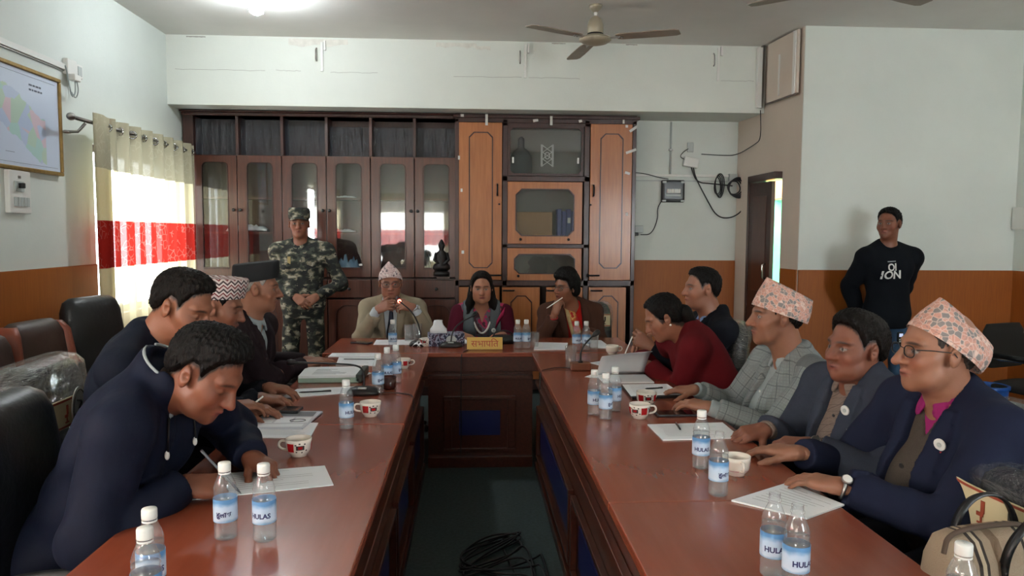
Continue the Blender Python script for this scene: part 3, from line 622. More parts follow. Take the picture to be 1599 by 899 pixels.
table('conference_table', 'long reddish-brown table on the left side of the U', -.885, -.262, .85, 4.606, 1, side_panels(-.285, 1, .86, 4.60, (.86, 1.95, 2.88, 3.75, 4.60)), (2.88,))
table('conference_table', 'long reddish-brown table on the right side of the U', .388, 1.03, .85, 4.606, -1, side_panels(.41, -1, .86, 4.60, (.86, 1.95, 3.0, 4.60)), (2.0,))
def head_panel(t, o):
    b = lambda xa, xb, ya, yb, za, zb: (xa-o.x, xb-o.x, ya-o.y, yb-o.y, za, zb)
    MB().box(*b(-.27, .40, 4.68, 4.70, .0, .722)).build('modesty_panel', m_tdark, t)
    MB().box(*b(-.92, 1.07, 4.665, 4.69, .62, .722)).build('apron', m_tdark, t, bevel=.003)
    MB().box(*b(-.27, .40, 4.645, 4.68, .575, .60)).build('ledge', m_tdark, t, bevel=.003); MB().box(*b(-.27, .40, 4.645, 4.68, 0, .07)).build('plinth', m_tdark, t, bevel=.003)
    p = MB().box(*b(-.17, .29, 4.66, 4.68, .44, .46)).box(*b(-.17, .29, 4.66, 4.68, .10, .12)).box(*b(-.17, -.12, 4.66, 4.68, .12, .44)).box(*b(.24, .29, 4.66, 4.68, .12, .44)).build('panel_frame', m_tdark, t, bevel=.003)
    MB().box(*b(-.072, .192, 4.672, 4.68, .205, .365)).build('inset', m_blue, p)
    for x in (-.88, 1.03): MB().box(*b(x-.015, x+.015, 4.7, 5.25, 0, .722)).build('end_board', m_tdark, t)
table('conference_table', 'head table joining the two long tables in front of the cabinets', -.925, 1.075, 4.61, 5.29, 0, head_panel)
# cables lying on the floor between the tables
for k in range(4):
    rr = random.Random(20+k); pts = [(.33-.05*k, 2.5+.1*k, .012)]
    for j in range(7): pts.append((.1+.22*math.sin(j*1.9+k), 3.3+.25*math.cos(j*1.4+k*.8)+.06*rr.random(), .012+.012*((j+k) % 3)))
    pts.append((.34, 3.0+.12*k, .012)); pts.append((.3+.02*k, 2.2-.2*k, .012))
    tag(MB().tube(chaikin(pts, 3), .005, 6).build('floor_cable', m_cab, None, True), 'black cable tangled on the dark floor between the tables, '+('nearest the camera', 'second nearest the camera', 'third from the camera', 'farthest from the camera')[k], 'cable', 'floor cables')

# ---------------- chairs
m_leather = M('black_leather', '17191b', .38, bump=.25, bscale=35, var=.15, vscale=4)
m_brown = M('brown_leather', '38261f', .45, bump=.2, bscale=30, var=.15, vscale=4); m_tan2 = M('tan_leather', '7a3c28', .42, bump=.25, bscale=30, var=.15, vscale=5)
def plastic():
    t = NT('clear_wrap'); t.n.remove(t.b); v = t.coord((1, 1, 2.2)); n = t.noise(v, 17, 5, .7)
    tr = t.add('ShaderNodeBsdfTransparent'); tr.inputs[0].default_value = (.93, .94, .94, 1); gl = t.add('ShaderNodeBsdfGlossy'); gl.inputs['Roughness'].default_value = .06; gl.inputs[0].default_value = (.95, .97, .97, 1)
    bp = t.add('ShaderNodeBump'); bp.inputs['Strength'].default_value = 1; bp.inputs['Distance'].default_value = .06; t.link(n, bp.inputs['Height']); t.link(bp.outputs[0], gl.inputs['Normal'])
    lw = t.add('ShaderNodeLayerWeight'); lw.inputs[0].default_value = .4; t.link(bp.outputs[0], lw.inputs[1]); f = t.math('MULTIPLY_ADD', lw.outputs[1], .42, .05)
    mx = t.add('ShaderNodeMixShader'); t.link(f, mx.inputs[0]); t.link(tr.outputs[0], mx.inputs[1]); t.link(gl.outputs[0], mx.inputs[2]); t.link(mx.outputs[0], t.out.inputs[0]); return t.m
m_wrap = plastic()
def pad(pts_w, thick, n=28, pw=3.2):
    """soft cushion: list of (centre, half-width vector, thickness vector) cross sections"""
    rings = []
    for c, a, b in pts_w:
        c, a, b = Vector(c), Vector(a), Vector(b); ring = []
        for k in range(n):
            th = 2*PI*k/n; cx = math.copysign(abs(math.cos(th))**(2/pw), math.cos(th)); sy = math.copysign(abs(math.sin(th))**(2/pw), math.sin(th)); ring.append(c+a*cx+b*sy)
        rings.append(ring)
    return MB().loft(rings)
def back_sections(w, h, th, lean, z0, grow=0, roll=.0):
    out = []
    for t_, kw, kt in ((0, .72, .5), (.03, .86, .8), (.15, .95, 1), (.45, 1, 1), (.72, .98, 1.08), (.88, .93, 1.1+roll), (.96, .84, .85+roll), (.995, .68, .42), (1.0, .5, .15)):
        z = z0+h*t_; y = -lean*t_*h
        out.append(((0, y, z), ((w/2+grow)*kw, 0, 0), (0, (th/2+grow)*kt, 0)))
    return out
def office_chair(name, label, loc, face, mat, wrap=False, card=None, w=.54, h=.68, lean=.22, arms=True, sideband=None, z0=.42, group=None):
    """face: direction the sitter looks (angle); the chair's own +y is its front"""
    t = thing(name, label, 'chair', loc, face-PI/2, group)
    pad(back_sections(w, h, .13, lean, z0), 0).build('backrest', mat, t, True).location = (0, -.25, 0)
    pad([((0, y, .43), ((w/2-.01)*k, 0, 0), (0, 0, .055*kt)) for y, k, kt in ((-.25, .8, .5), (-.22, .95, 1), (0, 1, 1.1), (.18, .98, 1.1), (.25, .9, .8), (.27, .7, .3))], 0).build('seat', mat, t, True)
    if sideband is not None:
        for s_ in (-1, 1):
            sec = [((s_*(w/2)*kw*.93, -lean*tt*h, z0+h*tt), (.035, 0, 0), (0, .075*kt, 0)) for tt, kw, kt in ((.05, .9, .8), (.3, 1, 1), (.7, 1, 1.05), (.9, .95, 1), (.97, .85, .6))]
            pad(sec, 0, 14, 2.4).build('side_band', sideband, t, True).location = (0, -.25, 0)
    if wrap:
        pad(back_sections(w, h*.5, .13, lean, z0+h*.52, .012, .05)[1:], 0, 40).build('plastic_wrap', m_wrap, t, True).location = (0, -.25-lean*h*.52, 0)
    if arms:
        for s_ in (-1, 1):
            a = s_*(w/2+.035)
            MB().tube(chaikin([(a, -.2, .44), (a, -.22, .6), (a, -.1, .655), (a, .12, .655), (a, .2, .6), (a, .16, .46), (a*.9, .1, .4)], 3), .022, 8).build('armrest', m_black, t, True)
    MB().tube([(0, 0, .39), (0, 0, .1)], .03, 10).build('gas_column', m_black, t, True)
    for k in range(5):
        a = 2*PI*k/5+.3; d = Vector((math.cos(a), math.sin(a), 0))
        l_ = MB().tube([Vector((0, 0, .11)), d*.16+Vector((0, 0, .1)), d*.28+Vector((0, 0, .07))], [.025, .02, .014], 8).build('leg', m_black, t, True)
        MB().lathe([(.012, -.014), (.027, -.01), (.027, .01), (.012, .014)], 12).build('caster', m_black, l_, True).matrix_local = Matrix.Translation(d*.28+Vector((0, 0, .03)))@Matrix.Rotation(a, 4, 'Z')@Matrix.Rotation(PI/2, 4, 'X')
    if card: card(t)
    return t
m_cardc = M('cream_card', 'cdbf98', .7); m_cardr = M('rust_print', '96412a', .7); m_cardk = M('dark_print', '2b2520', .7)
def back_card(side, z, wd=.5, ht=.085, tilt=.0, seal=True, off=.085, xoff=0, lean=.22, n=14):
    def fn(t):
        yb = lambda zz: -.25-lean*(zz-.42)
        root = None
        pl = [(xoff-wd/2+wd*k/n, side*(off-.02*abs(2*k/n-1)**3)) for k in range(n+1)]
        rings = [[(x, yb(z)+y, z+dz+tilt*x) for x, y in pl] for dz in (-ht/2, ht/2)]
        c = MB().loft(rings, False, False, False).build('card_strip', m_cardc, t, False, solid=.003)
        for dz in (-ht/2+.006, ht/2-.006):
            MB().loft([[(x, yb(z)+y+side*.003, z+dz+d+tilt*x) for x, y in pl] for d in (-.0035, .0035)], False, False, False).build('border', m_cardr, c)
        for k in range(5):
            x = xoff-wd*.4+wd*.2*k
            if seal and k == 2: continue
            p = Vector((x, yb(z)+side*(off+.004-.02*abs(2*(x-xoff)/wd)**3), z+tilt*x)); g = MB()
            g.obox(p+Vector((-.004, 0, .012)), (.006, 0, 0), (0, .001, 0), (0, 0, .016)).obox(p+Vector((.004, 0, -.008)), (.011, 0, 0), (0, .001, 0), (0, 0, .005)).obox(p+Vector((0, 0, -.02)), (.0025, 0, 0), (0, .001, 0), (0, 0, .01)).obox(p+Vector((0, 0, -.03)), (.012, 0, 0), (0, .001, 0), (0, 0, .0025))
            g.build('chair_print', (m_cardk, m_cardr)[k % 2], c)
        if seal:
            p = Vector((xoff, yb(z)+side*(off+.006), z))
            MB().prism([(.055*math.cos(a), .075*math.sin(a)) for a in np.linspace(0, 2*PI, 20, endpoint=False)], lambda a, b, d: tuple(p+Vector((a, d*side, b))), -.002, .002).build('oval_seal', MATS['pale_grey'], c)
            MB().tube([p+Vector((.046*math.cos(a), side*.003, .064*math.sin(a))) for a in np.linspace(0, 2*PI, 21)], .002, 4).build('seal_ring', m_cardk, c)
            MB().tube(chaikin([p+Vector((a, side*.003, b)) for a, b in ((.02, .03), (-.02, .02), (.015, -.005), (-.02, -.02), (.01, -.04))], 2), .004, 4).build('seal_mark', m_cardk, c)
    return fn
R0 = 0.0
# left side, sitters face +X
office_chair('office_chair', 'black leather chair of the writing man, cut by the left frame edge', (-1.0, 2.10, 0), R0+.05, m_leather, False, w=.52, h=.62, lean=.12)
office_chair('office_chair', 'black chair in torn plastic wrap with a printed card strip, behind the writing man', (-1.17, 2.64, 0), R0+.08, m_leather, True, back_card(1, .885, .42, .1, .0, True, .1, .0, .12), w=.46, h=.63, lean=.12, arms=False)
office_chair('office_chair', 'black chair under the man in the maroon jacket', (-1.08, 3.80, 0), R0, m_leather, False, w=.46, h=.45, arms=True)
office_chair('office_chair', 'black chair hidden under the man in the zigzag cap', (-1.10, 3.2, 0), R0, m_leather, False, w=.44, h=.45, arms=False)
# spare chairs along the left wall
SG = 'spare chairs by the left wall'
office_chair('armchair', 'dark brown chair by the left wall at the frame edge', (-1.95, 3.42, 0), R0-.1, m_brown, False, w=.43, h=.60, lean=.12, arms=False, group=SG)
office_chair('armchair', 'dark brown chair with a tan leather side by the left wall', (-1.95, 3.88, 0), R0-.12, m_brown, False, w=.42, h=.62, lean=.12, arms=False, sideband=m_tan2, group=SG)
office_chair('armchair', 'tall black chair by the left wall in front of the curtain', (-1.93, 4.37, 0), R0-.25, m_leather, False, w=.44, h=.70, lean=.1, arms=False, group=SG)
# head table
office_chair('office_chair', 'chair under the man in the beige suit', (-.6, 5.60, 0), -PI/2, m_leather, False, w=.48, h=.42, arms=False)
office_chair('office_chair', 'chair under the woman in the grey waistcoat', (.08, 5.60, 0), -PI/2, m_leather, False, w=.48, h=.42, arms=False)
office_chair('office_chair', 'plastic-wrapped chair under the woman in the brown jacket', (.86, 5.58, 0), -PI/2-.1, m_leather, True, back_card(1, .82, .46, .1, lean=.1), w=.5, h=.54, lean=.1, arms=False)
# right side, sitters face -X
office_chair('office_chair', 'plastic-wrapped chair with printed card under the man in the black blazer', (1.17, 4.17, 0), PI+.08, m_leather, True, back_card(1, .80, .46, .1, 0, False, lean=.12), w=.5, h=.59, lean=.12, arms=False)
office_chair('office_chair', 'black chair under the woman in the red cardigan', (1.20, 3.64, 0), PI, m_leather, False, w=.46, h=.42, arms=False)
office_chair('office_chair', 'black chair with wrapped back under the man in the checked suit', (1.27, 3.13, 0), PI, m_leather, True, w=.46, h=.50, lean=.12, arms=False)
office_chair('office_chair', 'black chair under the man in the tweed blazer', (1.38, 2.64, 0), PI, m_leather, False, w=.44, h=.44, arms=False)
office_chair('office_chair', 'plastic-wrapped black chair behind the man with navy blazer and cap', (1.46, 2.16, 0), PI, m_leather, True, w=.46, h=.54, lean=.12, arms=False)
office_chair('office_chair', 'empty plastic-wrapped chair with a printed card strip at the lower right', (1.12, 1.66, 0), PI+.1, m_leather, True, back_card(1, .80, .43, .11, 0, False, .1, lean=.12), w=.47, h=.475, lean=.12, arms=False)
# steel visitor chair and blue bin at the far right
vc = thing('visitor_chair', 'dark steel-framed visitor chair at the right frame edge', 'chair', (3.98, 4.85, 0), rad(200))
pad([((0, y, .44), (.24*k, 0, 0), (0, 0, .03)) for y, k in ((-.24, .8), (-.2, 1), (.2, 1), (.24, .8))], 0).build('seat', M('dark_fabric', '14130f', .9), vc, True)
pad([((0, -.26-.1*(z-.5), z), (.22*k, 0, 0), (0, .022, 0)) for z, k in ((.56, .8), (.6, 1), (.82, 1), (.87, .8))], 0).build('backrest', MATS['dark_fabric'], vc, True)
for s_ in (-1, 1):
    MB().tube(chaikin([(s_*.27, .22, .012), (s_*.27, -.2, .012), (s_*.27, -.27, .03)], 2)+chaikin([(s_*.27, .22, .012), (s_*.27, .25, .3), (s_*.27, .24, .62), (s_*.27, .1, .66), (s_*.27, -.24, .64), (s_*.24, -.3, .8)], 3), .012, 8).build('leg_frame', m_chrome, vc, True)
    MB().tube([(s_*.27, .2, .668), (s_*.27, -.18, .668)], .02, 8).build('arm_pad', m_black, vc, True)
MB().tube([(-.27, .1, .4), (.27, .1, .4)], .01, 8).build('crossbar', m_chrome, vc, True)
bn = thing('waste_bin', 'blue plastic waste bin standing by the orange wainscot', 'bin', (3.62, 4.9, 0))
m_bin = M('blue_plastic', '1d4f96', .4)
MB().lathe([(.09, 0), (.1, .01), (.125, .44), (.125, .45), (.115, .45), (.09, .02), (.0, .02)], 24, cap1=False).build('bucket', m_bin, bn, True, auto=40); MB().lathe([(.125, .44), (.135, .445), (.135, .465), (.12, .468), (.118, .45)], 24, cap0=False, cap1=False).build('rim', m_bin, bn, True)
# ================================================================== PEOPLE: implicit-surface modelling
def V3(p): return np.array(p, dtype=np.float64)
def unit(v): v = V3(v); return v/np.linalg.norm(v)
def cap(a, b, ra, rb=None, sq=None, cut=None):
    """tapered capsule a->b; sq=(axis, factor) flattens it along an axis; cut=(point, normal) trims it"""
    return ('cap', V3(a), V3(b), ra, ra if rb is None else rb, sq, cut)
def ell(c, r, R=None): return ('ell', V3(c), V3(r), np.eye(3) if R is None else R)
def ring(c, n, r, t, R=None, sq=1.0): return ('ring', V3(c), unit(n), r, t, sq)
def ball(c, r): return ('cap', V3(c), V3(c)+1e-6, r, r, None, None)
def pbox(p):
    if p[0] == 'cap':
        m = max(p[3], p[4]); lo = np.minimum(p[1], p[2])-m; hi = np.maximum(p[1], p[2])+m
    elif p[0] == 'ell':
        e = np.sqrt(((p[3].T*p[2][None, :])**2).sum(1)); lo, hi = p[1]-e, p[1]+e
    else: e = p[3]+p[4]; lo, hi = p[1]-e, p[1]+e
    return lo, hi
def pdist(p, x, y, z):
    if p[0] == 'cap':
        a, b, ra, rb, sq, cut = p[1:]; d = b-a; L2 = float(d@d)+1e-12
        px, py, pz = x-a[0], y-a[1], z-a[2]
        t = np.clip((px*d[0]+py*d[1]+pz*d[2])/L2, 0, 1)
        qx, qy, qz = px-t*d[0], py-t*d[1], pz-t*d[2]
        if sq is not None:
            ax, f = sq; w = qx*ax[0]+qy*ax[1]+qz*ax[2]; w = w*(f-1); qx, qy, qz = qx+w*ax[0], qy+w*ax[1], qz+w*ax[2]
        r = np.sqrt(qx*qx+qy*qy+qz*qz)-(ra+(rb-ra)*t)
        if cut is not None:
            c, n = cut; r = np.maximum(r, (x-c[0])*n[0]+(y-c[1])*n[1]+(z-c[2])*n[2])
        return r
    if p[0] == 'ell':
        c, r, R = p[1:]; px, py, pz = x-c[0], y-c[1], z-c[2]
        u = [(px*R[i, 0]+py*R[i, 1]+pz*R[i, 2])/r[i] for i in range(3)]
        k0 = np.sqrt(u[0]**2+u[1]**2+u[2]**2); k1 = np.sqrt((u[0]/r[0])**2+(u[1]/r[1])**2+(u[2]/r[2])**2)+1e-9
        return k0*(k0-1)/k1
    c, n, R, t, sq = p[1:]; px, py, pz = x-c[0], y-c[1], z-c[2]; h = px*n[0]+py*n[1]+pz*n[2]
    qx, qy, qz = px-h*n[0], py-h*n[1], pz-h*n[2]; q = np.sqrt(qx*qx+qy*qy+qz*qz)-R
    return np.sqrt(q*q+(h*sq)**2)-t
class Field:
    def __init__(s, prims, h, pad=.02, extra=None):
        los, his = zip(*[pbox(p[0]) for p in prims if p[2] == '+']); lo = np.min(los, 0)-pad; hi = np.max(his, 0)+pad
        if extra is not None: lo, hi = np.maximum(lo, extra[0]), np.minimum(hi, extra[1])
        s.lo, s.h = lo, h; n = np.ceil((hi-lo)/h).astype(int)+1; s.n = n
        s.ax = [(lo[i]+h*np.arange(n[i])).astype(np.float32) for i in range(3)]
        s.v = np.full(n, .15, np.float32)
        for p, k, op in prims: s.apply(p, k, op)
    def apply(s, p, k, op):
        lo, hi = pbox(p); m = max(.03, 1.2*k); i0 = np.clip(((lo-m-s.lo)/s.h).astype(int), 0, s.n); i1 = np.clip(((hi+m-s.lo)/s.h).astype(int)+2, 0, s.n)
        if (i1 <= i0).any(): return
        sl = tuple(slice(a, b) for a, b in zip(i0, i1))
        d = pdist(p, s.ax[0][sl[0]][:, None, None], s.ax[1][sl[1]][None, :, None], s.ax[2][sl[2]][None, None, :]).astype(np.float32)
        a = s.v[sl]
        if op == '-': d = -d; hh = np.clip(.5-.5*(d-a)/k*-1, 0, 1) if False else np.clip(.5+.5*(d-a)/k, 0, 1); s.v[sl] = a+(d-a)*hh+k*hh*(1-hh)
        else: hh = np.clip(.5+.5*(a-d)/k, 0, 1); s.v[sl] = a+(d-a)*hh-k*hh*(1-hh)
    def grid(s): return s.ax[0][:, None, None], s.ax[1][None, :, None], s.ax[2][None, None, :]
    def mesh(s):
        v = s.v; nx, ny, nz = v.shape; ins = v < 0; cn = np.array([nx, ny, nz]); cells = []; pos = []; flips = []
        for ax in range(3):
            a = [slice(None)]*3; b = [slice(None)]*3; a[ax] = slice(0, -1); b[ax] = slice(1, None)
            cr_ = ins[tuple(a)] != ins[tuple(b)]; idx = np.argwhere(cr_); o1, o2 = [k for k in range(3) if k != ax]
            ok = (idx[:, o1] > 0) & (idx[:, o2] > 0) & (idx[:, o1] < cn[o1]-1) & (idx[:, o2] < cn[o2]-1); idx = idx[ok]
            v0 = v[idx[:, 0], idx[:, 1], idx[:, 2]]; j = idx.copy(); j[:, ax] += 1; v1 = v[j[:, 0], j[:, 1], j[:, 2]]
            p = idx.astype(np.float64); p[:, ax] += v0/(v0-v1); q = []
            for d1, d2 in ((0, 0), (-1, 0), (-1, -1), (0, -1)):
                c = idx.copy(); c[:, o1] += d1; c[:, o2] += d2; q.append((c[:, 0]*ny+c[:, 1])*nz+c[:, 2])
            q = np.stack(q, 1); fl = (v0 < 0) if ax != 1 else (v0 >= 0); q[~fl] = q[~fl][:, ::-1]
            cells.append(q); pos.append(np.repeat(p[:, None, :], 4, 1))
        Q = np.concatenate(cells); P = np.concatenate(pos).reshape(-1, 3); u, inv = np.unique(Q.ravel(), return_inverse=True)
        cnt = np.bincount(inv); vs = np.stack([np.bincount(inv, P[:, k])/cnt for k in range(3)], 1)*s.h+s.lo
        return vs, inv.reshape(-1, 4)
def smooth_mesh(vs, q, it=1, lam=.5):
    for _ in range(it):
        acc = np.zeros_like(vs); cnt = np.zeros(len(vs))
        for a, b in ((0, 1), (1, 2), (2, 3), (3, 0)):
            np.add.at(acc, q[:, a], vs[q[:, b]]); np.add.at(acc, q[:, b], vs[q[:, a]]); np.add.at(cnt, q[:, a], 1); np.add.at(cnt, q[:, b], 1)
        vs = vs+(acc/np.maximum(cnt, 1)[:, None]-vs)*lam
    return vs
def np_mesh(name, parts, mats, parent, colors=None, matidx=None):
    off = 0; V = []; Q = []
    for vs, q in parts: V.append(vs); Q.append(q+off); off += len(vs)
    V = np.concatenate(V); Q = np.concatenate(Q); me = bpy.data.meshes.new(name)
    me.vertices.add(len(V)); me.vertices.foreach_set('co', V.astype(np.float32).ravel())
    me.loops.add(len(Q)*4); me.loops.foreach_set('vertex_index', Q.astype(np.int32).ravel())
    me.polygons.add(len(Q)); me.polygons.foreach_set('loop_start', np.arange(0, len(Q)*4, 4, dtype=np.int32))
    for m in (mats if isinstance(mats, (list, tuple)) else [mats]): me.materials.append(m)
    me.polygons.foreach_set('use_smooth', np.ones(len(Q), bool))
    if matidx is not None: me.polygons.foreach_set('material_index', matidx.astype(np.int32))
    me.update(calc_edges=True)
    if colors is not None:
        at = me.color_attributes.new('tint', 'FLOAT_COLOR', 'POINT'); at.data.foreach_set('color', np.concatenate([colors, np.ones((len(colors), 1))], 1).astype(np.float32).ravel())
    return obj(name, me, parent)

def skin_mat():
    t = NT('skin'); at = t.add('ShaderNodeVertexColor'); at.layer_name = 'tint'; v = t.coord(); n = t.noise(v, 55, 4, .6)
    t.color(t.mix(.25, at.outputs[0], t.mix(n, (.55, .42, .38), (1, 1, 1)), 'MULTIPLY')); t.set(Roughness=.5); t.b.inputs['Subsurface Weight'].default_value = .06; t.b.inputs['Subsurface Radius'].default_value = (.008, .004, .002)
    t.bump(t.noise(v, 220, 3), .12, .004); return t.m
m_skin = skin_mat()
def hair_mat(name, col, rough=.5):
    t = NT(name); v = t.coord((40, 40, 8)); n = t.noise(v, 6, 4, .7); c = hexc(col)
    t.color(t.ramp(n, [(.3, tuple(x*.5 for x in c)), (.75, tuple(min(1, x*1.3) for x in c))])); t.set(Roughness=rough); t.b.inputs['Specular IOR Level'].default_value = .15; t.bump(n, .7, .006); return t.m
m_hair = hair_mat('black_hair', '0c0a09'); m_hairb = hair_mat('dark_brown_hair', '14100d'); m_hairg = hair_mat('greying_hair', '4a4643'); m_hairw = hair_mat('white_hair', 'a9a49c')
def fabric(name, col, rough=.9, var=.12, weave=900, bump=.25, wr=.5, wrscale=9):
    t = NT(name); v = t.coord(); c = hexc(col); n = t.noise(v, 5, 4, .6); w = t.noise(v, weave, 2, .5)
    t.color(t.mix(.3, t.ramp(n, [(.3, tuple(x*(1-var) for x in c)), (.7, tuple(x*(1+var) for x in c))]), t.ramp(w, [(.3, tuple(x*.6 for x in c)), (.7, tuple(min(1, x*1.4) for x in c))])))
    t.set(Roughness=rough); t.b.inputs['Specular IOR Level'].default_value = .15
    f = t.math('ADD', t.math('MULTIPLY', t.noise(t.coord((1, 1, .6)), wrscale, 3, .55), wr), t.math('MULTIPLY', w, .04)); t.bump(f, bump, .05); return t.m

class Frame:   # orthonormal frame: X right of the wearer, Y forward, Z up
    def __init__(s, o, fwd, up):
        s.o = V3(o); s.z = unit(up); f = V3(fwd); s.y = unit(f-s.z*(f@s.z)); s.x = np.cross(s.y, s.z)
    def p(s, x, y, z): return s.o+s.x*x+s.y*y+s.z*z
    def R(s): return np.stack([s.x, s.y, s.z])
    def loc(s, P): return (P-s.o)@s.R().T
def sstep(a, b, x): t = np.clip((x-a)/(b-a), 0, 1); return t*t*(3-2*t)

def head_prims(F, neck, k=1.0, wide=1.0, nose=1.0, chin=1.0, jowl=0, brow=1.0):
    p = lambda x, y, z: F.p(x*k*wide, y*k, z*k); R = F.R(); P = []
    e = lambda c, r, kk=.03, op='+': P.append((ell(p(*c), V3(r)*k*V3((wide, 1, 1)), R), kk, op))
    c = lambda a, b, r1, r2, kk=.012, op='+': P.append((cap(p(*a), p(*b), r1*k, r2*k), kk, op))
    e((0, -.014, .034), (.073, .094, .083)); e((0, .028, -.028), (.058, .062, .082)); e((0, .034, -.078), (.045+.006*jowl, .048, .036)); c((0, .066, -.099), (0, .067, -.1), .018*chin, .018, .025)
    for s in (-1, 1):
        c((s*.04, .056, -.03), (s*.046, .04, -.02), .024, .022, .025); c((s*.008, .083, .02), (s*.042, .07, .022), .0105*brow, .009, .016)
        if jowl: c((s*.04, .035, -.075), (s*.045, .02, -.06), .02+.006*jowl, .02, .03)
    c((0, .084, .014), (0, .108*(.5+.5*nose), -.034), .008, .0125, .012)
    for s in (-1, 1): c((s*.012, .096, -.037), (s*.013, .092, -.036), .0085, .008, .008)
    for s in (-1, 1): e((s*.031, .093, -.001), (.016, .016, .0105), .012, '-'); c((s*.031, .0705, -.002), (s*.032, .0705, -.002), .0125, .0125, .003)
    c((-.018, .083, -.064), (0, .0915, -.0615), .0055, .0065, .006); c((.018, .083, -.064), (0, .0915, -.0615), .0055, .0065, .006); c((-.015, .083, -.072), (.015, .083, -.072), .0065, .0065, .006)
    for s in (-1, 1):
        P.append((ell(p(s*.078, -.008, -.008), V3((.009, .019, .031))*k, Frame(F.o, F.y*1+F.x*s*.35, F.z+F.y*-.15).R()), .008, '+')); P.append((ball(p(s*.0885, -.002, -.004), .0095*k), .006, '-'))
    nk = V3(neck); P.append((cap(p(0, -.03, -.045), nk, .054*k, .058*k), .03, '+')); P.append((cap(p(0, .0, -.075), nk+F.y*.02, .042*k, .05*k), .03, '+'))
    return P
HK = np.array([-.2, -.09, -.06, -.028, -.012, .012, .026, .034, .046, .06, .075, .14])
def hair_hs(kind, front):
    if kind == 'woman': return np.array([-.12, -.1, -.08, -.05, -.03, -.02, -.02, .005, .04, front-.006, front+.004, front+.02])
    if kind == 'hatband': return np.array([-.062, -.06, -.045, -.005, .028, .026, -.004, .02, .05, .09, .1, .1])
    return np.array([-.062, -.06, -.045, -.005, .028, .026, -.004, .022, .052, front-.008, front, front+.01])
def face_colors(L, skin, lips='8a4a42', eyes='open', brows='15110f', stubble=0, mous=0, k=1.0, mous_col='1a1513', hairline=None, wide=1.0):
    L = L/k; x, y, z = L[:, 0], L[:, 1], L[:, 2]; x = x/wide; n = len(L); base = V3(hexc(skin)); C = np.tile(base, (n, 1)); front = (y > .045)
    def mixin(c, a): nonlocal C; a = np.clip(a, 0, 1)[:, None]; C = C*(1-a)+V3(c)*a
    mixin(base*V3((1.12, .8, .78)), .5*np.exp(-((np.abs(x)-.042)**2+(z+.035)**2)/.0006)*front+.45*np.exp(-(x**2+(z+.036)**2)/.0003)*front)
    mixin(base*.6, .55*np.exp(-((np.abs(x)-.031)**2/.0004+(z+.006)**2/.00025))*front)
    if stubble: mixin(base*.45, stubble*sstep(-.045, -.065, z)*sstep(.0, .03, y)*(1-np.exp(-(x**2/.0006+(z+.067)**2/.00012))))
    mixin(hexc(lips), .8*np.exp(-((x/.023)**4+((z+.067)/.0095)**4))*(y > .06))
    mixin(base*.25, .85*np.exp(-((x/.022)**4+((z+.0668)/.0018)**2))*(y > .06))
    if mous: mixin(hexc(mous_col), mous*np.exp(-((x/.027)**4+((z+.053+.12*np.abs(x)*.3)/.007)**4))*(y > .06))
    ax = np.abs(x); mixin(hexc(brows), .9*np.exp(-(((ax-.031)/.021)**4+((z-.021+7*(ax-.028)**2)/.0042)**4))*front)
    if eyes == 'open':
        e = ((ax-.031)/.0135)**2+((z+.002)/.0058)**2; mixin((.24, .21, .19), (e < 1)*front*1.); mixin((.02, .014, .012), (((ax-.031)**2+(z+.002)**2) < .0052**2)*front*(e < 1.1)*1.); mixin(base*.18, .8*np.exp(-((e-1.05)/.28)**2)*(z > -.002)*front)
    else:
        e = ((ax-.031)/.015)**2+((z+.0075-.9*(ax-.031)**2*10)/.0022)**2; mixin(base*.12, .9*np.exp(-e)*front)
    if hairline:
        kd, fr_, hc = hairline; hl = np.interp(y, HK, hair_hs(kd, fr_)); mixin(hexc(hc), .92*sstep(-.009, .005, z-hl+.002*np.sin(x*700)+.002*np.sin(y*640))*(1-np.exp(-((ax-.083)/.008)**2)*(np.abs(y+.008) < .022)*(z < .03)))
    mixin(base*.55, .4*np.exp(-((np.abs(x)-.012)**2/.00003+(z+.044)**2/.00002))*(y > .08))
    return C
def hair_field(F, k, kind='short', vol=.011, top=.0, front=.08, h=.0045, seed=0, wide=1.0, cap_slope=None, cap_tilt=0.0, cap_drop=0.0):
    R = F.R(); p = lambda x, y, z: F.p(x*k*wide, y*k, z*k); P = [(ell(p(0, -.014, .034), (V3((.073*wide, .094, .083))+vol)*k, R), .01, '+'), (ell(p(0, .02, .06+top), V3((.058*wide+vol, .068, .045+vol+top))*k, R), .02, '+'), (ell(p(0, -.04, -.01), V3((.066*wide+vol*.5, .06+vol*.5, .07))*k, R), .02, '+')]
    f = Field(P, h*k, .01); X, Y, Z = f.grid(); dx, dy, dz = X-F.o[0], Y-F.o[1], Z-F.o[2]
    lx, ly, lz = [((dx*a[0]+dy*a[1]+dz*a[2])/k) for a in (F.x, F.y, F.z)]
    ks, hs = HK, hair_hs(kind, front)
    hl = np.interp(ly, ks, hs).astype(np.float32); jag = .004*np.sin(lx*260+seed)+.003*np.sin(lx*610+ly*300+seed*2)+.0025*np.sin(ly*420)
    f.v = np.maximum(f.v, (hl+jag-lz)*k*.9)
    f.v += (vol*.9*(1-sstep(0, .03, lz-hl))*k).astype(np.float32)
    if cap_slope is not None:
        c_, s_ = math.cos(cap_tilt), math.sin(cap_tilt); yy, zz = ly*c_+lz*s_, -ly*s_+lz*c_; f.v = np.maximum(f.v, ((zz-(.046-cap_drop+cap_slope*(yy+.012)))*k).astype(np.float32))
    f.v += (.0026*np.sin(lx*330+4*np.sin(lz*60+seed))*np.cos(ly*150+seed)+.0016*np.sin(ly*520+lz*240+3*np.sin(lx*90))+.0012*np.sin(lx*700+ly*350)).astype(np.float32)*k
    if kind == 'short' or kind == 'hatband': 
        for s in (-1, 1): pass
    return f
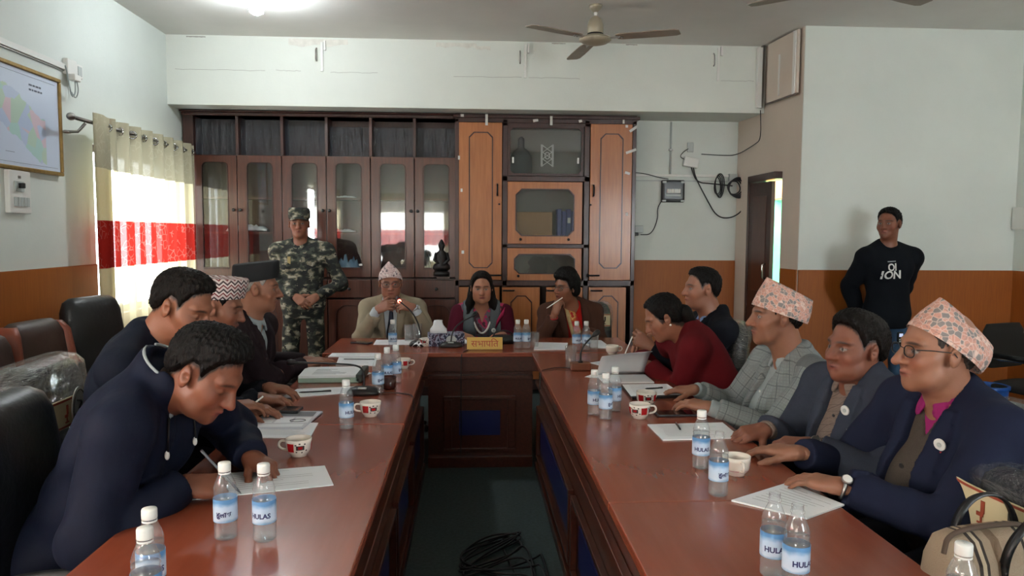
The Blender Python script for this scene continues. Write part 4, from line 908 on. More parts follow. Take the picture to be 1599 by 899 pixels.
def hand_prims(w, d, n, side, curl=(20, 30, 20), spread=4, thumb=(.75, .6, -.25), scale=1.0, curls=None, fore=None, thumb_bend=.2):
    """w wrist, d finger direction, n back-of-hand direction, side 'R' or 'L'"""
    w = V3(w); d = unit(d); n = V3(n); n = unit(n-d*(n@d)); t = np.cross(d, n)*(-1 if side == 'R' else 1); k = scale; P = []
    q = lambda a, b, c: w+(t*a+d*b+n*c)*k
    bx = (.029, .009, -.011, -.029); by = (.086, .09, .086, .077); ln = ((.042, .026, .021), (.046, .03, .022), (.042, .028, .021), (.033, .021, .019)); rr = (.0092, .0094, .009, .0079)
    for i in range(4): P.append((cap(q(bx[i]*.62, .006, -.001), q(bx[i], by[i], 0), .0165*k, .0118*k), .012, '+'))
    P.append((ell(q(-.002, .052, -.004), V3((.036, .045, .013))*k, np.stack([t, d, n])), .014, '+')); P.append((ell(q(.022, .034, -.011), V3((.016, .03, .013))*k, np.stack([t, d, n])), .012, '+'))
    for i in range(4):
        cu = (curls[i] if curls else curl); a = 0; pt = q(bx[i], by[i], 0); sp = rad(spread)*(1.5-i)
        for j in range(3):
            a += rad(cu[j]); dr_ = d*math.cos(a)*math.cos(sp)+t*math.sin(sp)*math.cos(a)-n*math.sin(a); nx_ = pt+dr_*ln[i][j]*k
            P.append((cap(pt, nx_, rr[i]*k*(1-.09*j), rr[i]*k*(1-.09*(j+1))), .0045 if j else .008, '+')); pt = nx_
    td = unit(t*thumb[0]+d*thumb[1]+n*thumb[2]); pt = q(.022, .022, -.008)
    for j, l in enumerate((.042, .033, .026)):
        nx_ = pt+td*l*k; P.append((cap(pt, nx_, (.0135, .0115, .0105)[j]*k, (.0115, .0105, .008)[j]*k), .008, '+')); pt = nx_; td = unit(td+d*thumb_bend-n*.1)
    f0 = w-d*.09 if fore is None else w+unit(V3(fore)-w)*.09
    P.append((cap(f0, w+d*.012, .029*k, .0255*k, (n, 1.18)), .018, '+'))
    return P
def ik(sh, wr, hint, l1=.285, l2=.255):
    sh, wr = V3(sh), V3(wr); d = wr-sh; L = np.linalg.norm(d); u = d/L; L_ = min(L, (l1+l2)*.995); a = (l1*l1-l2*l2+L_*L_)/(2*L_); hgt = math.sqrt(max(l1*l1-a*a, 1e-5)); hv = V3(hint); hv = hv-u*(hv@u); return sh+u*a*(L/L_)+unit(hv)*hgt

def loft_np(name, rings, mat, parent, smooth=True, cap0=False, cap1=True, solid=0, auto=None):
    return MB().loft([[tuple(p) for p in r] for r in rings], True, cap0, cap1).build(name, mat, parent, smooth, solid=solid, auto=auto)
def torso_prims(F, pel, shR, shL, off, g=1.0, belly=0.0, cw=1.0, kk=.04, drop=0):
    L = np.linalg.norm(F.o-pel); R = F.R(); P = []
    P.append((ell(F.p(0, -.008, -.165), V3((.152*cw, .106, .18))+off, R), kk, '+'))
    P.append((ell(F.p(0, .012+belly*.6, -.62*L), V3((.14*g, .108*g+belly*.7, .18))+off, R), kk, '+'))
    P.append((ell(pel+F.z*.03, V3((.165*g, .125*g+belly*.3, .13+drop))+off, R), kk, '+'))
    for s, sh in ((1, shR), (-1, shL)):
        P.append((cap(F.p(s*.05, -.015, -.055), sh, .06+off, .056+off), kk, '+')); P.append((cap(F.p(s*.03, -.022, .022), sh+F.z*.002, .034+off*.7, .046+off*.7), .03, '+'))
        P.append((cap(F.p(s*.07*cw, .05, -.12), F.p(s*.08*cw, .06, -.16), .05+off, .055+off), .05, '+'))
    return P
def arm_prims(sh, el, wr, off, sl=0.0, r=(.052, .043, .03), k=.025):
    u = unit(wr-el); return [(cap(sh, el, r[0]+off, r[1]+off), k, '+'), (cap(el, wr, r[1]+off, r[2]+off*.85, None, (wr-u*sl, u)), k, '+')]
def leg_joints(pel, F, stand, spread=.1, fwd=None, knee_z=.5):
    out = []; f = F.y.copy(); f[2] = 0; f = unit(f); f = f if fwd is None else unit(fwd)
    for s in (1, -1):
        x = F.x.copy(); x[2] = 0; x = unit(x); hip = pel+x*s*.09-V3((0, 0, .02))
        if stand: kn = hip+V3((0, 0, -.42))+f*.02+x*s*.02; an = V3((kn[0]+x[0]*s*.01, kn[1]+x[1]*s*.01, .09))-f*.02
        else: kn = hip+f*.42+x*s*(spread-.05); kn[2] = knee_z; an = kn+f*.0-f*.05; an[2] = .09
        out.append((hip, kn, an, f))
    return out
def wrinkle(f, amp, seed, pts=()):
    X, Y, Z = f.grid(); r = np.random.RandomState(seed); w = 0
    for i in range(5):
        d = r.randn(3); d = d/np.linalg.norm(d)*r.uniform(28, 75); d2 = r.randn(3)*9; ph = r.uniform(0, 6, 2)
        w = w+np.sin(X*d[0]+Y*d[1]+Z*d[2]+ph[0]+1.6*np.sin(X*d2[0]+Y*d2[1]+Z*d2[2]+ph[1]))*(.5+.5*np.sin(X*d2[1]+Y*d2[2]+Z*d2[0]))
    m = np.float32(.45)
    for p in pts: m = m+np.exp(-((X-p[0])**2+(Y-p[1])**2+(Z-p[2])**2)/.012)
    f.v += (w*amp*.95*np.minimum(m, 1.5)).astype(np.float32)
def front_point(prims, F, x, z, extra=0.0, axis=None, y0=.35):
    """march from in front of the torso to its surface"""
    d = F.y if axis is None else axis; ys = np.arange(y0, -.15, -.004); P = F.p(x, 0, z)[None, :]+d[None, :]*ys[:, None]; m = np.full(len(ys), 9.)
    for p, k, op in prims:
        d_ = pdist(p, P[:, 0], P[:, 1], P[:, 2]); hh = np.clip(.5+.5*(m-d_)/k, 0, 1); m = m+(d_-m)*hh-k*hh*(1-hh)
    i = np.argmax(m < 0.002); return P[i]+d*extra
BODYCOL = {}
def person(label, neck, pelvis, shR, shL, headc, face, up=(0, 0, 1), wrR=None, wrL=None, elR=(0, 0, -1), elL=(0, 0, -1), handR=None, handL=None, res=1.0, skin='8a5a40', k=1.0,
           g=1.0, belly=0.0, cw=1.0, top=None, shirt=None, legs='1b1c22', hair=dict(), headkw=dict(), colkw=dict(), hat=None, glasses=None, stand=False, legfwd=None, extras=None, wide=1.0, seed=1, under=None, cuffs=None, l1=.285, l2=.255, armr=(.052, .043, .03), knee_z=.5, shoes=True, torso_up=None):
    neck, pel, shR, shL = V3(neck), V3(pelvis), V3(shR), V3(shL)
    lat = shR-shL; upv = neck-pel; F = Frame(neck, np.cross(upv, lat), upv); H = Frame(headc, face, up)
    base = V3((pel[0], pel[1], 0)); root = thing('person', label, 'person', tuple(base)); inv = -base
    def mk(name, parts, mats, par=None, **kw):
        return np_mesh(name, [(vs+inv, q) for vs, q in parts], mats, root if par is None else par, **kw)
    wrR = V3(wrR) if wrR is not None else None; wrL = V3(wrL) if wrL is not None else None
    ELR, ELL = ik(shR, wrR, elR, l1, l2), ik(shL, wrL, elL, l1, l2)
    # ---- body: torso and limbs under the clothes, head and hands in finer resolution, one mesh
    parts = []; cols = []
    hp = head_prims(H, neck-F.z*.02-F.y*.0, k, wide=wide, **headkw); hp += [(cap(neck-F.z*.03, neck-F.z*.12, .07, .09), .04, '+')]
    f = Field(hp, .0036*res*k, .012); vs, q = f.mesh(); vs = smooth_mesh(vs, q, 1, .4); parts.append((vs, q)); hl_ = None if hair is None or hat else (hair.get('kind', 'short'), hair.get('front', .08), '0d0b0a'); cols.append(face_colors(H.loc(vs), skin, k=k, wide=wide, hairline=hl_, **colkw))
    for s, wr, el, hd in (('R', wrR, ELR, handR), ('L', wrL, ELL, handL)):
        hd = dict(hd or {}); d = V3(hd.pop('d', wr-el)); n = V3(hd.pop('n', (0, 0, 1)))
        f = Field(hand_prims(wr, d, n, s, fore=el, **hd), .0034*res, .01); vs, q = f.mesh(); vs = smooth_mesh(vs, q, 1, .35); parts.append((vs, q))
        c = np.tile(V3(hexc(skin))*.95, (len(vs), 1)); cols.append(c)
    LG = leg_joints(pel, F, stand, fwd=legfwd, knee_z=knee_z)
    bp = torso_prims(F, pel, shR, shL, -.012, g, belly, cw)+arm_prims(shR, ELR, wrR, -.006)+arm_prims(shL, ELL, wrL, -.006)
    for hip, kn, an, ff in LG: bp += [(cap(hip, kn, .075, .05), .03, '+'), (cap(kn, an, .05, .036), .03, '+')]
    f = Field(bp, .018, .02); vs, q = f.mesh(); parts.append((vs, q)); cols.append(np.tile(V3(hexc(skin)), (len(vs), 1)))
    body = mk('body', parts, m_skin, colors=np.concatenate(cols))
    # ---- trousers and shoes
    tp = [(ell(pel+V3((0, 0, .0)), V3((.168*g, .128*g, .12))+(-.012 if stand else .014), F.R()), .04, '+')]
    for hip, kn, an, ff in LG: tp += [(cap(hip, kn, .078 if stand else .092, .068), .04, '+'), (cap(kn, an, .068, .052, None, (an-V3((0, 0, .02)), V3((0, 0, -1)))), .03, '+')]
    f = Field(tp, .011 if not stand else .009, .02); wrinkle(f, .004, seed+5); mk('trousers', [f.mesh()], legs if not isinstance(legs, str) else fabric('trousers_'+legs, legs))
    if shoes:
        for hip, kn, an, ff in LG:
            a = V3((an[0], an[1], .04)); f = Field([(cap(a-ff*.05, a+ff*.06, .042, .042), .03, '+'), (cap(a+ff*.06, a+ff*.16-V3((0, 0, .008)), .042, .03), .03, '+'), (cap(a, a+V3((0, 0, .06)), .04, .04), .03, '+')], .01, .015); X, Y, Z = f.grid(); f.v = np.maximum(f.v, (.003-Z).astype(np.float32)+X*0+Y*0); mk('shoe', [f.mesh()], MATS.get('shoe') or M('shoe', '120f0e', .35))
    hres = .0072*res
    # ---- shirt / blouse under an open jacket
    garments = {}
    if shirt:
        so = shirt.get('off', .006); sp = torso_prims(F, pel, shR, shL, so, g, belly, cw)
        if shirt.get('collar', True):
            cn = unit(F.z*.9+F.y*.42); cc = neck+F.z*.018+F.y*.012
            sp += [(ring(cc, cn, .062, .011, sq=.42), .006, '+')]
            for s in (-1, 1): fc = Frame(F.o, F.y*1+F.x*s*.45+F.z*.35, F.z-F.x*s*.45-F.y*.3); sp.append((ell(F.p(s*.04, .079, -.016), V3((.024, .0075, .038)), fc.R()), .006, '+'))
        f = Field(sp, hres, .02, (F.o-V3((.5, .5, .5)), F.o+V3((.5, .5, .2))))
        if shirt.get('vneck'):
            X, Y, Z = f.grid(); lx, ly, lz = [(X-F.o[0])*a[0]+(Y-F.o[1])*a[1]+(Z-F.o[2])*a[2] for a in (F.x, F.y, F.z)]; d = shirt['vneck']
            hw = np.interp(lz, [-d, .1], [0, .065]).astype(np.float32); cut = np.where(ly > 0, hw-np.abs(lx), -.2).astype(np.float32); f.v = np.maximum(f.v, np.where(lz > -d, cut, -.2))
        garments['shirt'] = mk(shirt.get('name', 'shirt'), [f.mesh()], shirt['mat']); sprims = sp
    if cuffs:
        for wr, el in ((wrR, ELR), (wrL, ELL)):
            u = unit(wr-el); f = Field([(cap(wr-u*.1, wr, .036, .0345, None, (wr+u*.004, u)), .01, '+')], .006, .01); mk('shirt_cuff', [f.mesh()], cuffs)
    if under:   # waistcoat or pullover worn under the jacket
        f = Field(torso_prims(F, pel, shR, shL, .013, g, belly, cw), hres, .02); X, Y, Z = f.grid(); lx, ly, lz = [(X-F.o[0])*a[0]+(Y-F.o[1])*a[1]+(Z-F.o[2])*a[2] for a in (F.x, F.y, F.z)]
        hw = np.interp(lz, [-under['v'], .05], [0, .075]).astype(np.float32); f.v = np.maximum(f.v, np.where((ly > 0) & (lz > -under['v']), hw-np.abs(lx), -.2).astype(np.float32)); f.v = np.maximum(f.v, lz-.0+0*lx)
        garments['under'] = mk('waistcoat', [f.mesh()], under['mat'])
    # ---- jacket, sweater or coat
    jo = top.get('off', .018); sl = top.get('sleeve', .012); tpj = torso_prims(F, pel, shR, shL, jo+.004, g, belly, cw); jp = torso_prims(F, pel, shR, shL, jo, g, belly, cw, drop=top.get('drop', 0))
    if not top.get('sleeveless'): jp += arm_prims(shR, ELR, wrR, top.get('aoff', .013), sl, armr)+arm_prims(shL, ELL, wrL, top.get('aoff', .013), sl, armr)
    if top.get('collar') == 'stand':
        cn = unit(F.z+F.y*.2); jp += [(ring(neck+F.z*.04+F.y*.012, cn, .082, .017, sq=.35), .012, '+')]
    if top.get('collar') == 'fold': jp += [(ring(neck+F.z*.012+F.y*.0, unit(F.z+F.y*.5), .076, .013, sq=.45), .012, '+')]
    if top.get('collar') == 'crew': jp += [(ring(neck+F.z*.01+F.y*.01, unit(F.z+F.y*.4), .066, .012, sq=.6), .012, '+')]
    f = Field(jp, hres, .02); X, Y, Z = f.grid(); wrinkle(f, top.get('wr', .0035), seed, (ELR, ELL))
    lx, ly, lz = [(X-F.o[0])*a[0]+(Y-F.o[1])*a[1]+(Z-F.o[2])*a[2] for a in (F.x, F.y, F.z)]
    if top.get('V'):
        zs, hs = zip(*sorted(top['V'])); hw = np.interp(lz, zs, hs).astype(np.float32); ax = np.abs(lx+top.get('vshift', 0)*lz)
        fr = (ly > .015) & (np.abs(lx) < .17)
        if top.get('lapel', True):
            lw = np.interp(lz, [zs[0], zs[0]+.1, -.06, .0], [.0, .035, .062, .045]); band = (ax-hw < lw) & fr & (lz > zs[0]) & (lz < .0)
            f.v -= np.where(band, .011, 0).astype(np.float32)
        cut = np.where(fr & (lz > zs[0]-.02), (hw-ax)*.9, -.2).astype(np.float32); f.v = np.maximum(f.v, cut)
    if top.get('hem') is not None: f.v = np.maximum(f.v, (top['hem']-Z).astype(np.float32)+0*X+0*Y)
    if top.get('zip'): f.v += (.006*np.exp(-(lx/.008)**2)*(ly > .03)).astype(np.float32)
    if top.get('sleeveless'):
        for sh, s in ((shR, 1), (shL, -1)): f.v = np.maximum(f.v, ((lx*s)-abs((sh-F.o)@F.x)+.03-.12*np.clip(-lz-.1, 0, .5)).astype(np.float32))
    vs, q = f.mesh(); vs = smooth_mesh(vs, q, 1, .35); uvc = None
    if top.get('weave'):   # cloth coordinates: around and along the torso and each sleeve
        L = F.loc(vs); U = np.arctan2(L[:, 0], L[:, 1])*.15; W = L[:, 2].copy(); dt = np.minimum.reduce([pdist(p[0], vs[:, 0], vs[:, 1], vs[:, 2]) for p in tpj[:5]])
        for a, b, c in ((shR, ELR, wrR), (shL, ELL, wrL)):
            for p0, p1, off in ((a, b, 0), (b, c, np.linalg.norm(b-a))):
                d = p1-p0; ln = np.linalg.norm(d); u = d/ln; t = np.clip((vs-p0)@u, 0, ln); r = vs-p0-t[:, None]*u; dist = np.linalg.norm(r, axis=1)-.06; e1 = unit(np.cross(u, F.x+.2*F.y)); e2 = np.cross(u, e1)
                m = dist < dt; U[m] = (np.arctan2(r@e1, r@e2)*.06)[m]; W[m] = (t+off)[m]; dt = np.where(m, dist, dt)
        uvc = np.stack([U+1, W+1, 0*U], 1)
    jk = mk(top.get('name', 'jacket'), [(vs, q)], top['mat'], colors=uvc); garments['top'] = jk
    if top.get('arms_mat'):
        for a_, b_, c_ in ((shR, ELR, wrR), (shL, ELL, wrL)): fa = Field(arm_prims(a_, b_, c_, .012, sl, armr), hres, .02); wrinkle(fa, .003, seed+2, (b_,)); mk('sleeve', [fa.mesh()], top['arms_mat'])
    # ---- hair
    if hair is not None:
        hk = dict(hair); hm = hk.pop('mat', m_hair); ex_ = hk.pop('extra', None); f = hair_field(H, k, h=.0045*res, seed=seed, wide=wide, **hk); pp = [f.mesh()]
        if ex_:
            fe = Field(ex_(H, F, k), .0065*res, .015); X, Y, Z = fe.grid(); lx = (X-H.o[0])*H.x[0]+(Y-H.o[1])*H.x[1]+(Z-H.o[2])*H.x[2]; ly = (X-H.o[0])*H.y[0]+(Y-H.o[1])*H.y[1]+(Z-H.o[2])*H.y[2]; fe.v += (.0025*np.sin(lx*260+ly*140+6*np.sin(Z*30))).astype(np.float32); pp.append(fe.mesh())
        mk('hair', pp, hm)
    ctx = dict(root=root, F=F, H=H, k=k, inv=inv, jp=jp, garments=garments, ELR=ELR, ELL=ELL, wrR=wrR, wrL=wrL, body=body, pel=pel, tp=tpj, shR=shR, shL=shL, sp=(sprims if shirt else jp), mk=mk)
    if hat: hat(ctx)
    if glasses: glasses(ctx)
    if extras: extras(ctx)
    return root
# ---- hats, glasses, badges
def topi_mat(name, a, b, c, scale=48):
    t = NT(name); v = t.coord((1, 1, 1)); vo = t.add('ShaderNodeTexVoronoi', feature='DISTANCE_TO_EDGE'); vo.inputs['Scale'].default_value = scale; t.link(v, vo.inputs[0])
    v2 = t.add('ShaderNodeTexVoronoi'); v2.inputs['Scale'].default_value = scale; t.link(v, v2.inputs[0]); sc = t.add('ShaderNodeSeparateColor'); t.link(v2.outputs['Color'], sc.inputs[0])
    base = t.ramp(sc.outputs[0], [(0, hexc(a)), (.42, hexc(b)), (.72, hexc(a)), (.9, hexc(c))], 'CONSTANT')
    n = t.noise(v, scale*2.2, 2); base = t.mix(t.math('MULTIPLY', t.math('GREATER_THAN', n, .58), .55), base, hexc(b))
    t.color(t.mix(t.math('MULTIPLY', t.math('LESS_THAN', vo.outputs['Distance'], .07), .6), base, hexc(c))); t.set(Roughness=.85); t.bump(n, .15, .005); return t.m
m_topi = topi_mat('topi_pink', 'c08f80', '7f7a78', 'd4b8ac', 62); m_topi2 = topi_mat('topi_pale', 'c9b0ae', '74656c', 'ded4d0', 60)
def zigzag_mat():
    t = NT('topi_zigzag'); tc = t.add('ShaderNodeTexCoord'); sp = t.add('ShaderNodeSeparateXYZ'); t.link(tc.outputs['Object'], sp.inputs[0])
    a = t.math('PINGPONG', t.math('MULTIPLY', t.math('ADD', sp.outputs[0], sp.outputs[1]), 50), 1.0); z = t.math('ADD', t.math('MULTIPLY', sp.outputs[2], 30), t.math('MULTIPLY', a, .45)); f = t.math('FRACT', z)
    t.color(t.ramp(f, [(0, hexc('c2b4b0')), (.3, hexc('6e2426')), (.5, hexc('cdc2be')), (.75, hexc('3c3034'))], 'CONSTANT')); t.set(Roughness=.85); return t.m
m_topi3 = zigzag_mat()
def hat_rings(ctx, spec, n=40, tilt=0.0, yaw=0.0, shift=(0, 0, 0)):
    H, k, inv = ctx['H'], ctx['k'], ctx['inv']; ct, st = math.cos(tilt), math.sin(tilt); rings = []
    for cy, cz, rx, ry, sl, cx, pw in spec:
        r = []
        for i in range(n):
            a = 2*PI*i/n; c, s = math.cos(a), math.sin(a); x = cx+rx*math.copysign(abs(c)**(2/pw), c); dy = ry*math.copysign(abs(s)**(2/pw), s); y, z = cy+dy, cz+sl*dy
            y, z = y*ct-z*st, y*st+z*ct; r.append(H.p((x+shift[0])*k, (y+shift[1])*k, (z+shift[2])*k)+inv)
        rings.append(r)
    return rings
def topi(mat, tilt=0.0, peak=.0, narrow=.03, side=0.0, name='topi', h=1.0):
    def fn(ctx):
        S = []
        for t_ in (0, .08, .25, .45, .65, .82, .94, 1.0):
            e = t_**.9; S.append((-.012+(-.035-peak)*e, .03+(.106*h)*e, .0885+(narrow-.0885)*t_**2.3, .114+(-.016)*e, .3+.14*e, side*e, 2.0+.4*math.sin(PI*t_)))
        S.append((S[-1][0], S[-1][1]-.006, S[-1][2]*.6, S[-1][3]*.85, S[-1][4], side, 2)); S.append((S[-1][0], S[-1][1]-.012, S[-1][2]*.2, S[-1][3]*.7, S[-1][4], side, 2))
        rg = hat_rings(ctx, S, tilt=tilt, shift=(0, 0, -.022)); o = loft_np(name, rg, mat, ctx['root'], True, False, True)
        inner = hat_rings(ctx, [(-.012, .032, .083, .104, .3, 0, 2), (-.014, .05, .07, .09, .3, 0, 2)], tilt=tilt, shift=(0, 0, -.022)); loft_np('lining', inner, mat, o, True, False, True)
        seam = [rg[1][i] for i in range(len(rg[1]))]; seam.append(seam[0]); MB().tube([Vector(p) for p in seam], .0016, 4).build('band_seam', mat, o, True)
    return fn
def pillbox(mat, h=.08, flare=1.03, tilt=.0, dip=.012):
    def fn(ctx):
        S = [(-.012, .035, .0845, .106, .22, 0, 2.0), (-.012, .045, .0855, .107, .22, 0, 2.1), (-.014, .035+h*.5, .0875*flare, .108*flare, .2, 0, 2.2), (-.016, .035+h*.92, .084*flare, .106*flare, .18, 0, 2.3), (-.016, .035+h, .08*flare, .102*flare, .18, 0, 2.3), (-.016, .035+h-dip*.3, .07, .09, .18, 0, 2.2), (-.016, .035+h-dip, .04, .05, .18, 0, 2)]
        o = loft_np('cap', hat_rings(ctx, S, tilt=tilt), mat, ctx['root'], True, False, True)
        loft_np('lining', hat_rings(ctx, [(-.012, .037, .083, .104, .22, 0, 2), (-.014, .055, .07, .09, .22, 0, 2)], tilt=tilt), mat, o, True, False, True)
    return fn
def army_cap(mat):
    def fn(ctx):
        S = [(-.012, .042, .086, .107, .05, 0, 2), (-.012, .07, .088, .108, .05, 0, 2.2), (-.012, .105, .087, .106, .03, 0, 2.3), (-.014, .125, .08, .1, .03, 0, 2.3), (-.014, .128, .05, .06, .02, 0, 2)]
        o = loft_np('cap', hat_rings(ctx, S), mat, ctx['root'], True, False, True); H, k, inv = ctx['H'], ctx['k'], ctx['inv']
        rg = []
        for r, dz in ((.0, .0), (.03, -.004), (.055, -.014)):
            rg.append([H.p((.08-r*.25)*math.sin(a)*k, (-.012+.104*math.cos(a)+r*(math.cos(a)**.5 if math.cos(a) > 0 else 0))*k, (.05+dz-.02*abs(math.sin(a))**2)*k)+inv for a in np.linspace(-1.15, 1.15, 15)])
        MB().loft([[tuple(p) for p in r] for r in rg], False, False, False).build('brim', mat, o, True, solid=.004)
    return fn
m_frame = M('spectacle_frame', '1c1a1a', .3); m_lens = glassmat('lens_glass', (.93, .95, .95), .03)
def glasses_fn(w=.027, h=.0185, rim=.0016, col=None, z=-.002, y=.097, lens=True):
    def fn(ctx):
        H, k, inv = ctx['H'], ctx['k'], ctx['inv']; P = lambda x, yy, zz: Vector(H.p(x*k, yy*k, zz*k)+inv); m = col or m_frame
        g = MB().tube([P(-.008, y, z+.006), P(0, y+.003, z+.009), P(.008, y, z+.006)], rim*k, 6).build('spectacles', m, ctx['root'], True)
        for s in (-1, 1):
            pl = []
            for a in np.linspace(0, 2*PI, 25):
                c, sn = math.cos(a), math.sin(a); pl.append(P(s*.034+w*math.copysign(abs(c)**.75, c), y-.35*abs(s*.034+w*c)**1.5*.6, z+h*math.copysign(abs(sn)**.75, sn)))
            MB().tube(pl, rim*k, 6).build('rim', m, g, True)
            if lens: MB().add([tuple(p) for p in pl[:-1]], [tuple(range(24))]).build('lens', m_lens, g)
            MB().tube([P(s*.061, y-.006, z+.008), P(s*.077, .06, z+.01), P(s*.082, .0, z+.006), P(s*.083, -.012, z-.008)], rim*k, 6).build('temple', m, g, True)
    return fn
def disc(p, n, r, th, mat, name, par, seg=16):
    n = Vector(n).normalized(); a = n.orthogonal().normalized(); b = n.cross(a); p = Vector(p)
    return MB().loft([[p+n*th*e+a*r*f_*math.cos(2*PI*i/seg)+b*r*f_*math.sin(2*PI*i/seg) for i in range(seg)] for e, f_ in ((-.5, 1), (.3, 1), (.5, .85))]).build(name, mat, par)
m_badge = M('white_badge', 'd8d8d4', .35); m_bdark = M('badge_dark', '2c2a2a', .4); m_redp = M('red_plastic', 'a01c22', .4)
def badge(ctx, x, z, r=.016, extra=.012, par=None):
    F = ctx['F']; p = front_point(ctx['tp'], F, x, z, .014)+ctx['inv']; n = unit(F.y+F.x*(x*2.5)); o = disc(p, n, r, .005, m_badge, 'badge', par or ctx['garments']['top']); disc(p+n*.003, n, r*.4, .002, MATS['pale_grey'], 'badge_emblem', par or ctx['garments']['top']); return p, n
def pen_in_pocket(ctx, x, z, tiltx=.3, mat=None, ln=.05, extra=.012):
    F = ctx['F']; p = front_point(ctx['tp'], F, x, z, .014)+ctx['inv']; d = unit(F.z+F.x*tiltx); MB().tube([Vector(p-d*ln/2), Vector(p+d*ln/2)], .0035, 6).build('pen', mat or m_white, ctx['garments']['top'], True)
def buttons(ctx, prims, x, zs, r=.009, mat=None, par=None, extra=.002):
    F = ctx['F']
    for z in zs:
        p = front_point(prims, F, x, z, extra)+ctx['inv']; disc(p, F.y, r, .004, mat or m_bdark, 'button', par or ctx['garments']['top'])
def watch(ctx, wr, el, mat=None, face=(0, 0, 1), r=.031):
    u = unit(V3(wr)-V3(el)); c = V3(wr)-u*.005+ctx['inv']; n = V3(face); n = unit(n-u*(n@u)); b = np.cross(u, n)
    o = MB().tube([Vector(c+(n*math.cos(a)+b*math.sin(a)*1.1)*r) for a in np.linspace(0, 2*PI, 25)], .0055, 6).build('wristwatch', mat or m_steel, ctx['root'], True)
    disc(c+n*(r+.004), n, .016, .007, m_steel, 'dial_case', o); disc(c+n*(r+.008), n, .013, .001, m_white if mat is None else m_bdark, 'dial', o)
# ================================================================== THE FOURTEEN PEOPLE
f_navy = fabric('navy_shell', '0e1426', .7, wr=.8); f_navy2 = fabric('dark_navy_jacket', '101624', .75); f_maroon = fabric('maroon_black_wool', '241a1d', .9); f_beige = fabric('beige_suiting', '8f8470', .9)
f_vest = fabric('grey_wool_vest', '565f63', .95); f_mar2 = fabric('wine_sleeve', '4d1224', .85); f_brown = fabric('brown_wool', '4a3128', .9); f_redc = fabric('red_cardigan', '5a1218', .95, weave=500); f_blk = fabric('black_blazer', '12141b', .9)
f_bluegrey = fabric('blue_grey_tweed', '363b47', .95, .25, 500); f_navyj = fabric('navy_blazer', '1b2034', .9); f_knit = fabric('brown_knit', '47403a', .95, weave=350); f_sweat = fabric('black_sweatshirt', '0e1218', .9); f_jean = fabric('blue_denim', '39526a', .9, .3)
f_white = fabric('white_cotton', 'b9c0c6', .8); f_lblue = fabric('pale_blue_cotton', '8ba3cc', .8); f_pink = fabric('magenta_shirt', '8c2460', .8); f_grey = fabric('grey_shirt', '8d9697', .85); f_scarf = fabric('red_saree', 'a31a16', .8); f_dark = fabric('dark_shirt', '1c1a20', .9)
def plaid(name, base, line, scale=16, weave=False):
    t = NT(name); sp = t.add('ShaderNodeSeparateXYZ'); c = hexc(base)
    if weave: at = t.add('ShaderNodeAttribute'); at.attribute_name = 'tint'; t.link(at.outputs['Vector'], sp.inputs[0])
    else: tc = t.add('ShaderNodeTexCoord'); t.link(tc.outputs['Object'], sp.inputs[0])
    def stripes(o, f, w): return t.math('LESS_THAN', t.math('FRACT', t.math('MULTIPLY', o, f)), w)
    u = sp.outputs[0] if weave else t.math('ADD', sp.outputs[0], t.math('MULTIPLY', sp.outputs[1], .6)); zz = sp.outputs[1] if weave else t.math('ADD', sp.outputs[2], t.math('MULTIPLY', sp.outputs[1], .25))
    l = t.math('MAXIMUM', stripes(u, scale, .07), stripes(zz, scale, .07)); l2 = t.math('MAXIMUM', stripes(u, scale*4, .3), stripes(zz, scale*4, .3)); n = t.noise(t.coord(), 600, 2)
    col = t.mix(t.math('MULTIPLY', l2, .16), t.ramp(n, [(.3, tuple(x*.8 for x in c)), (.7, tuple(x*1.15 for x in c))]), hexc(line)); t.color(t.mix(t.math('MULTIPLY', l, .6), col, hexc(line))); t.set(Roughness=.9)
    t.bump(t.noise(t.coord((1, 1, .6)), 9, 3, .55), .3, .05); return t.m
f_plaid = plaid('grey_check_suiting', '7d8484', '44484c', 20, True); f_check = plaid('checked_cotton', '7a6a60', '3b2f2c', 40)
def camo():
    t = NT('camouflage'); v = t.coord((1, 1, 1.6)); n = t.noise(v, 15, 2.2, .5); n2 = t.noise(t.coord((1, 1, 1.4), rot=(.5, .4, 1)), 17, 2, .5)
    c = t.ramp(n, [(0, hexc('1d1f1d')), (.46, hexc('343a31')), (.55, hexc('716c5c')), (.63, hexc('9a9788'))], 'CONSTANT'); t.color(t.mix(t.math('GREATER_THAN', n2, .56), c, hexc('191b1c'))); t.set(Roughness=.9); t.bump(t.noise(v, 9, 3), .3, .05); return t.m
f_camo = camo()
def saree(name, a, b, c, s=14):
    t = NT(name); v = t.coord((1, 1, 1), rot=(.3, .6, .2)); n = t.noise(v, s, 2, .5); t.color(t.ramp(n, [(0, hexc(a)), (.45, hexc(b)), (.56, hexc(c)), (.66, hexc(a))], 'CONSTANT')); t.set(Roughness=.75); return t.m
f_print = saree('printed_blouse', '3d1420', '57505a', 'a01f4e'); f_saree2 = saree('orange_red_saree', 'a8180f', 'b8541c', 'c79a5a', 20)

